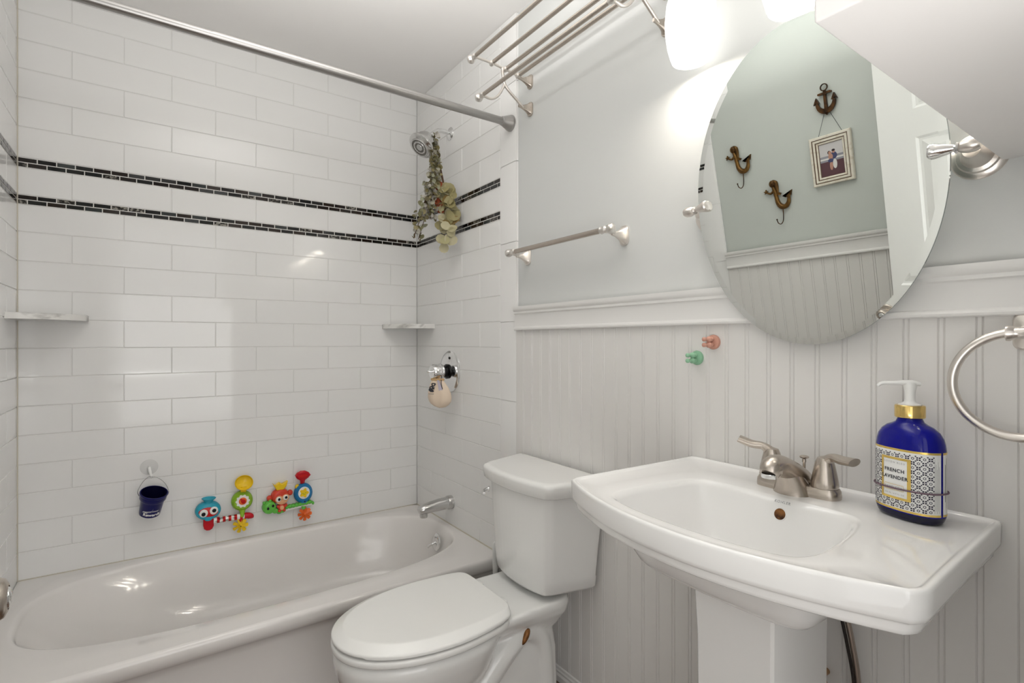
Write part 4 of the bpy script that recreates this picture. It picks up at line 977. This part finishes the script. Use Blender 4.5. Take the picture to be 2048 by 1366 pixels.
    for i in range(-7, 7):
        for j in range(13):
            cu = i * pw + .0035; cv = v0 + .0075 + j * pw * .985
            if cu > .0535 or cu < -.058 or cv > v1 - .006: continue
            if abs(cu) < fu + .002 and fv0 - .002 < cv < fv1 + .002: continue
            shape(cu, cv, (i + j) % 2)
            for a_ in (PI / 4, -PI / 4):
                du = pw / 2 
                if cu + du < .054 and not (abs(cu + du) < fu + .001 and fv0 - .001 < cv + pw / 2 < fv1 + .001) and cv + pw / 2 < v1 - .005: dash(cu + du, cv + pw / 2, a_ if (i + j) % 2 else -a_)
    pt_.build('rosette_pattern', 'navyink', lo_, recalc=False)
    tx = MB()
    def txt(s, size, u, v, bold=0, sp=1., m=0):
        vv, ff = text_geo(s, size, bold, space=sp); tx.add([W(u + x, v + y, .0010) for x, y, z in vv], ff, m)
    txt('LOVON BLEU', .0042, -.0015, .095, 0, 1.5, 1)
    txt('FRENCH', .0082, -.0015, .0815, .0002, 1.12); txt('LAVENDER', .0082, -.0015, .070, .0002, 1.12)
    txt('HAND SOAP', .0048, -.0015, .053, 0, 1.35, 1); txt('500 ML 16.9 FL OZ', .0034, -.0015, .0425, 0, 1.2, 1)
    for i in range(5): patch(tx, .0552 + i * .0017, .0552 + i * .0017 + .0004, v0 + .006 + (i % 2) * .004, v1 - .010 - (i * 7 % 5) * .004, .0007, 1)
    patch(tx, .074, .0755, .04, .10, .0007, 1); patch(tx, .078, .0788, .03, .11, .0007, 1)
    tx.build('label_lettering', ['ink', 'greyink'], lo_, recalc=False)
    bx = MB()
    for (p0, p1, q0, q1) in ((-.018, .014, .0485, .0491), (-.018, .014, .0577, .0583), (-.018, -.0175, .0485, .0583), (.0135, .014, .0485, .0583)): patch(bx, p0, p1, q0, q1, .0010, 0)
    bx.build('gold_box', 'goldfoil', lo_, recalc=False)
    bd = MB(); ring = [W(per * k / 90, .052 - .010 * math.sin(2 * PI * k / 90 + 1.2) * 0 + .0012 * math.sin(2 * PI * k / 90), .0022) for k in range(91)]
    bd.tube(ring, .0014, 8, cap=False); bd.build('elastic_band', 'band', t)
build_bottle()

# ------------------------------------------------------------------ supply hose and shut-off below the basin
def build_supply():
    t = thing('supply_hose', (1.12, .43, .45), 'braided metal supply hose hanging beside the basin pedestal', 'hose')
    MB().tube(spline([(1.06, .475, .74), (1.085, .458, .70), (1.098, .4525, .645), (1.105, .441, .575), (1.110, .432, .50), (1.112, .432, .42), (1.10, .45, .33), (1.10, .50, .30)], 8), .0052, 12).build('braided_hose', 'hose', t)
    MB().tube(spline([(1.05, .480, .74), (1.075, .464, .70), (1.090, .4585, .645), (1.097, .447, .575), (1.103, .437, .50), (1.105, .437, .42), (1.10, .455, .34)], 8), .0030, 10).build('dark_tube', 'hosedark', t)
    v = thing('shutoff_valve', (XBD, .49, .47), 'brass shut-off valve on the beadboard behind the pedestal', 'valve')
    MB().tube(spline([(XBD, .505, .470), (1.12, .500, .478), (1.10, .495, .49), (1.09, .485, .475), (1.085, .478, .455)], 6), [.007] * 25, 12).build('valve_body', 'brass', v)
    MB().lathe([(.013, 0), (.014, .004), (.012, .010), (0, .011)], (1.092, .478, .455), (-.5, -.6, -.3), 16, sc=(1, .6)).build('valve_handle', 'rust', v)
build_supply()

# ------------------------------------------------------------------ toilet
TY = 1.340
def egg(xb, xf, hw, n=120, hb=None, nb=3.2, nf=2.15, xm=None):
    """outline samples: back at xb, front tip at xf (<xb), widest hw"""
    xm = xm if xm is not None else xb - (xb - xf) * .40; out = []
    hb = hb or hw
    for k in range(n):
        a = 2 * PI * k / n; c, s = math.cos(a), math.sin(a)
        L = (xb - xm) if c > 0 else (xm - xf); e = nb if c > 0 else nf
        r = (abs(c / L) ** e + abs(s / hw) ** e) ** (-1 / e)
        x = xm + r * c; y = r * s
        if c > 0: y *= 1 - (1 - hb / hw) * (r * c / L) ** 1.5
        out.append((x, y))
    return out
def build_toilet():
    t = thing('toilet', (.80, TY, 0), 'white two-piece toilet between the bathtub and the pedestal basin', 'toilet')
    # --- tank
    def tk(xf, hf, hb, z, bow=.018, xb=1.134, cham=.05):
        P = []
        for k in range(13): v = hf - 2 * hf * k / 12; P.append((xf + bow * (abs(v) / hf) ** 2.2, v))
        P += [(xf + bow + .022, -(hf + (hb - hf) * .25)), (xb, -hb), (xb, hb), (xf + bow + .022, hf + (hb - hf) * .25)]
        P = [(x, TY + v) for x, v in P]; cc = (1.04, TY); q = ray_poly(P, cc, 240)
        for _ in range(1): q = [(q[k - 1] + 2 * q[k] + q[(k + 1) % 240]) / 4 for k in range(240)]
        return [(cc[0] + math.cos(2 * PI * k / 240) * q[k], cc[1] + math.sin(2 * PI * k / 240) * q[k], z) for k in range(240)]
    def tks(xf, hf, hb, z, bow=.018):  # lower rings rise towards the wall
        return [(x, y, z + .05 * max(0, (x - .95)) / .19 * 0) for x, y, _ in tk(xf, hf, hb, z, bow)]
    MB().loft([tks(.985, .085, .130, .378, .012), tks(.968, .105, .150, .380, .014), tks(.954, .120, .168, .386, .018), tks(.947, .128, .178, .397, .020), tks(.944, .131, .182, .43, .020), tks(.935, .139, .200, .58, .022), tks(.931, .145, .209, .694, .022)]).build('tank', 'toilet', t, ang=45)
    MB().loft([tk(.932, .150, .214, .690, .022), tk(.917, .163, .226, .690, .024), tk(.914, .166, .229, .693, .024), tk(.911, .169, .232, .722, .024), tk(.912, .168, .231, .728, .024), tk(.916, .165, .228, .7335, .024), tk(.923, .159, .222, .7362, .024), tk(.930, .154, .217, .7363, .024), tk(.96, .12, .19, .7363, .02)]).build('tank_lid', 'toilet', t, ang=50)
    # flush lever on the far front corner
    l = MB(); l.lathe([(.009, 0), (.009, .004), (.007, .006), (0, .007)], (.950, TY + .148, .650), (-.75, .66, 0), 20); l.tube([(.942, TY + .153, .650), (.930, TY + .150, .648), (.918, TY + .132, .644)], [.005, .005, .004], 12); l.build('flush_lever', 'chrome', t)
    # --- seat and lid
    def E(xb, xf, hw, z, hb=None, n=200, zf=None): return [(x, TY + y, (z + (zf(x, y) if zf else 0))) for x, y in egg(xb, xf, hw, n, hb, 9, 2.1)]
    zs = .3530
    MB().loft([E(.835, .394, .174, zs, .150), E(.842, .386, .182, zs + .002, .152), E(.843, .384, .184, zs + .005, .152), E(.843, .384, .184, zs + .015, .152), E(.841, .386, .182, zs + .0182, .151), E(.836, .392, .176, zs + .0195, .149), E(.80, .43, .14, zs + .0195, .13)]).build('seat', 'seat', t, ang=50)
    skirt = lambda x, y: (-.0028 if (x > .43 and x < .80) else 0.)
    MB().loft([E(.830, .400, .168, zs + .0275, .148), E(.845, .388, .181, zs + .0268, .154, zf=skirt), E(.8465, .3855, .1835, zs + .0280, .154, zf=skirt), E(.8465, .3850, .1840, zs + .031, .154), E(.8465, .386, .183, zs + .0345, .154), E(.846, .389, .180, zs + .0365, .153), E(.8455, .411, .160, zs + .0468, .144), E(.845, .413, .158, zs + .0480, .142), E(.844, .416, .155, zs + .0487, .140), E(.842, .421, .150, zs + .0490, .138), E(.80, .50, .09, zs + .0490, .09)]).build('seat_lid', 'seat', t, ang=50)
    for s in (1, -1):
        MB().box((.842, TY + s * .066 - .016, .352), (.868, TY + s * .066 + .016, .388), 0, .005).build('hinge', 'seat', t)
    # --- bowl: merged solid
    bm = MB()
    def Bq(xb, xf, hw, z, hb=None, nb=2.6): return [(x, TY + y, z) for x, y in egg(xb, xf, hw, 96, hb, nb)]
    bm.loft([Bq(.80, .47, .085, 0), Bq(.80, .468, .088, .03), Bq(.79, .47, .088, .08), Bq(.79, .462, .096, .13), Bq(.80, .438, .122, .19), Bq(.82, .408, .154, .25), Bq(.835, .392, .171, .30), Bq(.845, .388, .177, .328), Bq(.84, .391, .174, .3415), Bq(.83, .399, .165, .3485)])
    # tank platform
    def rk(x0, x1, h0, h1, z, r=.03):
        P = [(x0, TY + h0), (x0, TY - h0), (x1, TY - h1), (x1, TY + h1)]
        cc = ((x0 + x1) / 2, TY); q = ray_poly(P, cc, 64)
        for _ in range(3): q = [(q[k - 1] + 2 * q[k] + q[(k + 1) % 64]) / 4 for k in range(64)]
        return [(cc[0] + math.cos(2 * PI * k / 64) * q[k], cc[1] + math.sin(2 * PI * k / 64) * q[k], z) for k in range(64)]
    bm.loft([rk(.80, 1.06, .07, .10, .27), rk(.76, 1.075, .12, .130, .320), rk(.755, 1.08, .140, .134, .345), rk(.755, 1.08, .143, .132, .360), rk(.76, 1.076, .139, .128, .3665)])
    # rear base
    bm.loft([rk(.74, 1.055, .095, .105, 0), rk(.74, 1.055, .094, .104, .10), rk(.76, 1.053, .085, .102, .20), rk(.80, 1.04, .075, .098, .27), rk(.84, 1.02, .06, .085, .32)])
    # trapway bulges on both flanks
    for s in (1, -1):
        pa = spline([(.70, TY + s * .075, .10), (.78, TY + s * .086, .19), (.87, TY + s * .088, .262), (.93, TY + s * .082, .285), (.985, TY + s * .078, .24), (1.0, TY + s * .080, .14), (1.0, TY + s * .082, .03)], 8)
        bm.tube(pa, lerpl([.045, .042, .036, .034, .034, .032, .032], len(pa)), 18)
    o = bm.build('bowl', 'toilet', t, ang=60)
    r = o.modifiers.new('merge', 'REMESH'); r.mode = 'VOXEL'; r.voxel_size = .005; r.use_smooth_shade = True
    sm = o.modifiers.new('smooth', 'SMOOTH'); sm.factor = .5; sm.iterations = 10
    # open side hole with a rusty bolt
    hp = Vector((.905, TY - .128, .285))
    rot = Matrix.Rotation(math.radians(35), 3, 'Y')
    mb_ = MB(); mb_.ball((0, 0, 0), .024, sc=(.42, .5, 1.05), n=18); mb_.xf(lambda v: hp + Vector((0, .012, 0)) + rot @ v); mb_.build('side_hole', 'rust', t)
build_toilet()
# white brush handle standing in the gap between tub and toilet
bh = MB(); bh.lathe([(.0, .0), (.045, .0), (.048, .01), (.046, .09), (.030, .10), (.012, .104), (.0095, .12), (.0090, .24), (.0100, .33), (.0115, .368), (.0105, .380), (.006, .3865), (0, .388)], (1.082, 1.655, 0), (0, 0, 1), 28)
tag(bh.build('toilet_brush', 'whiteplastic', origin=(1.082, 1.655, 0)), 'white toilet brush handle standing between tub and toilet tank', 'toilet brush')

# ------------------------------------------------------------------ left wall decorations (seen in the mirror)
XG = XL - .012
def LW(y, z, d): return (XG + d, y, z)
def build_anchor():
    t = thing('anchor_decoration', (XG, 1.062, 1.80), 'dark bronze anchor hung on the green-grey wall above the photo frame', 'anchor')
    mb = MB(); cy = 1.062
    f = lambda u, v, d: LW(cy - u, v, d)
    # ring, stock, shank, arms
    mb.lathe([(.0115, -.003), (.0155, -.003), (.0155, .003), (.0115, .003), (.0115, -.003)], LW(cy, 1.908, .012), (1, 0, 0), 28, c0=False, c1=False)
    mb.prism([(-.0045, 1.895), (-.006, 1.812), (.006, 1.812), (.0045, 1.895)], f, .004, .016)
    mb.prism(rrect(-.027, 1.879, .027, 1.888, .003), f, .004, .018)
    P = [];
    for k in range(21): a = PI + PI * k / 20; P.append((.040 * math.cos(a), 1.846 + .048 * math.sin(a)))
    P2 = [(.030 * math.cos(2 * PI - PI * k / 20), 1.852 + .032 * math.sin(2 * PI - PI * k / 20)) for k in range(21)]
    mb.prism(P + P2, f, .004, .015)
    for s in (1, -1): mb.prism([(s * .048, 1.846), (s * .036, 1.874), (s * .024, 1.848), (s * .036, 1.852)], f, .003, .017)
    mb.prism([(-.008, 1.803), (0, 1.792), (.008, 1.803)], f, .004, .015)
    mb.build('anchor', 'bronze', t)
    fr = thing('photo_frame', (XG, 1.062, 1.495), 'distressed white picture frame with a couple photo hanging by a cord', 'picture frame')
    y0, y1, z0, z1 = .978, 1.146, 1.498, 1.711
    g = lambda u, v, d: LW(u, v, d)
    def rg(ins, d): return [LW(y0 + ins, z0 + ins, d), LW(y1 - ins, z0 + ins, d), LW(y1 - ins, z1 - ins, d), LW(y0 + ins, z1 - ins, d)]
    m_ = MB(); m_.loft([rg(0, .002), rg(0, .016), rg(.003, .019), rg(.011, .019), rg(.013, .016), rg(.0145, .016), rg(.016, .019), rg(.024, .018), rg(.026, .014), rg(.0275, .014), rg(.029, .016), rg(.035, .014), rg(.037, .010)], 0, c0=True, c1=False, ms=[0, 0, 0, 1, 1, 0, 0, 1, 1, 0, 0, 1])
    m_.build('frame', ['antique', 'brownline'], fr, ang=20)
    a0, a1, b0, b1 = y0 + .037, y1 - .037, z0 + .037, z1 - .037
    ph = MB(); mats = [mat('photo_sky', (.62, .60, .60), .3), mat('photo_sea', (.30, .30, .34), .3), mat('photo_sand', (.11, .05, .06), .3), mat('photo_skin', (.50, .27, .20), .4), mat('photo_denim', (.06, .07, .16), .4), mat('photo_white', (.72, .70, .68), .4), mat('photo_hair', (.03, .02, .02), .4)]
    def r2(u0, u1, v0, v1, m): # u from image-left (viewer facing wall: left is larger y? wall seen from +x: left = larger... keep y decreasing to the right)
        ya = a1 - (a1 - a0) * u0; yb_ = a1 - (a1 - a0) * u1; ph.add([LW(ya, b0 + (b1 - b0) * v0, .010), LW(yb_, b0 + (b1 - b0) * v0, .010), LW(yb_, b0 + (b1 - b0) * v1, .010), LW(ya, b0 + (b1 - b0) * v1, .010)], [(0, 1, 2, 3)], m)
    r2(0, 1, .62, 1, 0); r2(0, 1, .55, .62, 1); r2(0, 1, .50, .55, 5); r2(0, 1, .44, .50, 1); r2(0, 1, 0, .44, 2)
    def el(u, v, ru, rv, m, d=.0104):
        yc, zc = a1 - (a1 - a0) * u, b0 + (b1 - b0) * v; k = 16
        ph.add([LW(yc + ru * (a1 - a0) * math.cos(2 * PI * i / k), zc + rv * (b1 - b0) * math.sin(2 * PI * i / k), d) for i in range(k)], [list(range(k))], m)
    el(.60, .60, .14, .11, 4); el(.60, .72, .07, .05, 3, .0106); el(.60, .76, .075, .035, 6, .0108); el(.46, .58, .10, .10, 3, .0106); el(.44, .70, .065, .05, 3, .0107); el(.41, .71, .07, .055, 6, .0105)
    el(.45, .46, .12, .06, 4, .0107); el(.62, .34, .09, .15, 5, .0105); el(.46, .30, .07, .14, 3, .0105)
    ph.build('photograph', mats, fr, recalc=False)
    cd = MB(); cd.tube([LW(1.055, 1.812, .008), LW(1.009, 1.706, .010)], .0009, 6); cd.tube([LW(1.069, 1.812, .008), LW(1.108, 1.706, .010)], .0009, 6); cd.build('hanging_cord', 'ink', fr)
build_anchor()
def mermaid(yc, zc, label, first):
    t = thing('mermaid_hook', (XG, yc, zc), label, 'hook', 'bronze mermaid wall hooks')
    f = lambda u, v, d: LW(yc + u, zc + v, d)
    mb = MB()
    # head and hair, torso, curled tail with fluke
    def pill(pts, r, d=.010, thick=.8):
        pa = spline([LW(yc + u, zc + v, d) for u, v in pts], 6); mb.tube(pa, lerpl(r, len(pa)), 14, sq=None)
    mb.ball(LW(yc + .016, zc + .150, .012), .015, sc=(.7, 1, 1.15), n=16)
    pill([(.014, .162), (.000, .152), (-.004, .128), (-.006, .102)], [.007, .0095, .008, .003])
    pill([(.014, .134), (.008, .112), (.004, .085), (-.002, .055), (-.016, .036), (-.036, .034), (-.050, .050), (-.054, .072), (-.058, .092)], [.007, .010, .009, .011, .013, .0115, .0095, .007, .0035])
    pill([(.012, .118), (.028, .106), (.044, .112)], [.006, .005, .004])
    mb.prism([(-.050, .072), (-.030, .086), (-.026, .082), (-.040, .074), (-.072, .104), (-.066, .080)], f, .005, .014)
    S = []
    for k in range(10): a = PI / 2 + 2 * PI * k / 10; r = .012 if k % 2 == 0 else .005; S.append((.050 + r * math.cos(a), .118 + r * math.sin(a)))
    mb.prism(S, f, .005, .014)
    mb.prism([(-.004, .108), (-.022, .098), (-.016, .090), (-.002, .094)], f, .006, .014)
    mb.build('mermaid', 'goldbronze', t)
    h = MB(); h.tube(spline([LW(yc - .020, zc + .030, .008), LW(yc - .018, zc - .010, .009), LW(yc - .016, zc - .034, .014), LW(yc - .010, zc - .046, .024), LW(yc - .003, zc - .040, .034), LW(yc + .001, zc - .024, .036)], 6), .0022, 8); h.ball(LW(yc + .001, zc - .022, .036), .0038, n=10); h.build('hook', 'bronze', t)
mermaid(1.492, 1.625, 'bronze mermaid wall hook nearest the shower tiles', True)
mermaid(1.318, 1.412, 'bronze mermaid wall hook, lower one nearer the photo frame', False)

# ------------------------------------------------------------------ door standing open against the left wall
def build_door():
    yE, yH = .822, .062; xE, xH = -.206, -.168; th = .035
    t = thing('door_1', (xH, yH, 0), 'white six-panel door standing open against the left wall', 'door'); t['kind'] = 'structure'
    d = Vector((xE - xH, yE - yH, 0)); Wd = d.length; d.normalize(); nn = Vector((d.y, -d.x, 0))
    def P(u, z, o): return Vector((xH, yH, 0)) + d * u + nn * o + Vector((0, 0, z))
    mb = MB(); zt = 2.03
    us = [0, .115, .345, .415, .645, Wd]; zsx = [.01, .24, .86, .99, 1.59, 1.69, 1.92, zt]
    pan = {(1, 1), (1, 3), (1, 5), (3, 1), (3, 3), (3, 5)}
    for side, sg in ((0, 1), (-th, -1)):
        for i in range(5):
            for j in range(7):
                u0, u1, z0, z1 = us[i], us[i + 1], zsx[j], zsx[j + 1]
                if (i, j) in pan:
                    R = lambda k, o: [P(u0 + k, z0 + k, side + sg * o), P(u1 - k, z0 + k, side + sg * o), P(u1 - k, z1 - k, side + sg * o), P(u0 + k, z1 - k, side + sg * o)]
                    mb.loft([R(0, 0), R(.008, -.007), R(.016, -.008), R(.040, -.001), R(.043, -.001)], c0=False, c1=True)
                else: mb.add([P(u0, z0, side), P(u1, z0, side), P(u1, z1, side), P(u0, z1, side)], [(0, 1, 2, 3)])
    for a, b in (((0, 0), (0, 1)), ((Wd, 0), (Wd, 1))):
        u = a[0]; mb.add([P(u, .01, 0), P(u, .01, -th), P(u, zt, -th), P(u, zt, 0)], [(0, 1, 2, 3)])
    mb.add([P(0, zt, 0), P(Wd, zt, 0), P(Wd, zt, -th), P(0, zt, -th)], [(0, 1, 2, 3)])
    mb.build('door_leaf', 'doorpaint', t, ang=15)
    kp = P(Wd - .050, .872, 0)
    MB().lathe([(.032, 0), (.032, .003), (.028, .008), (.014, .011), (.0115, .016), (.0115, .026), (.017, .036), (.0235, .050), (.0245, .062), (.0235, .070), (.0200, .0765), (.0140, .0795), (.0125, .0795)], kp, nn, 40, c1=False).build('door_knob', 'nickel', t)
    MB().lathe([(.0125, .0780), (.0115, .0785), (.0105, .0805), (.0060, .0825), (0, .083)], kp, nn, 28).build('lock_button', 'chrome', t)
    for z in (.25, 1.05, 1.83): MB().tube([P(-.006, z - .045, .004), P(-.006, z + .045, .004)], .006, 12).build('hinge', 'satin', t)
build_door()
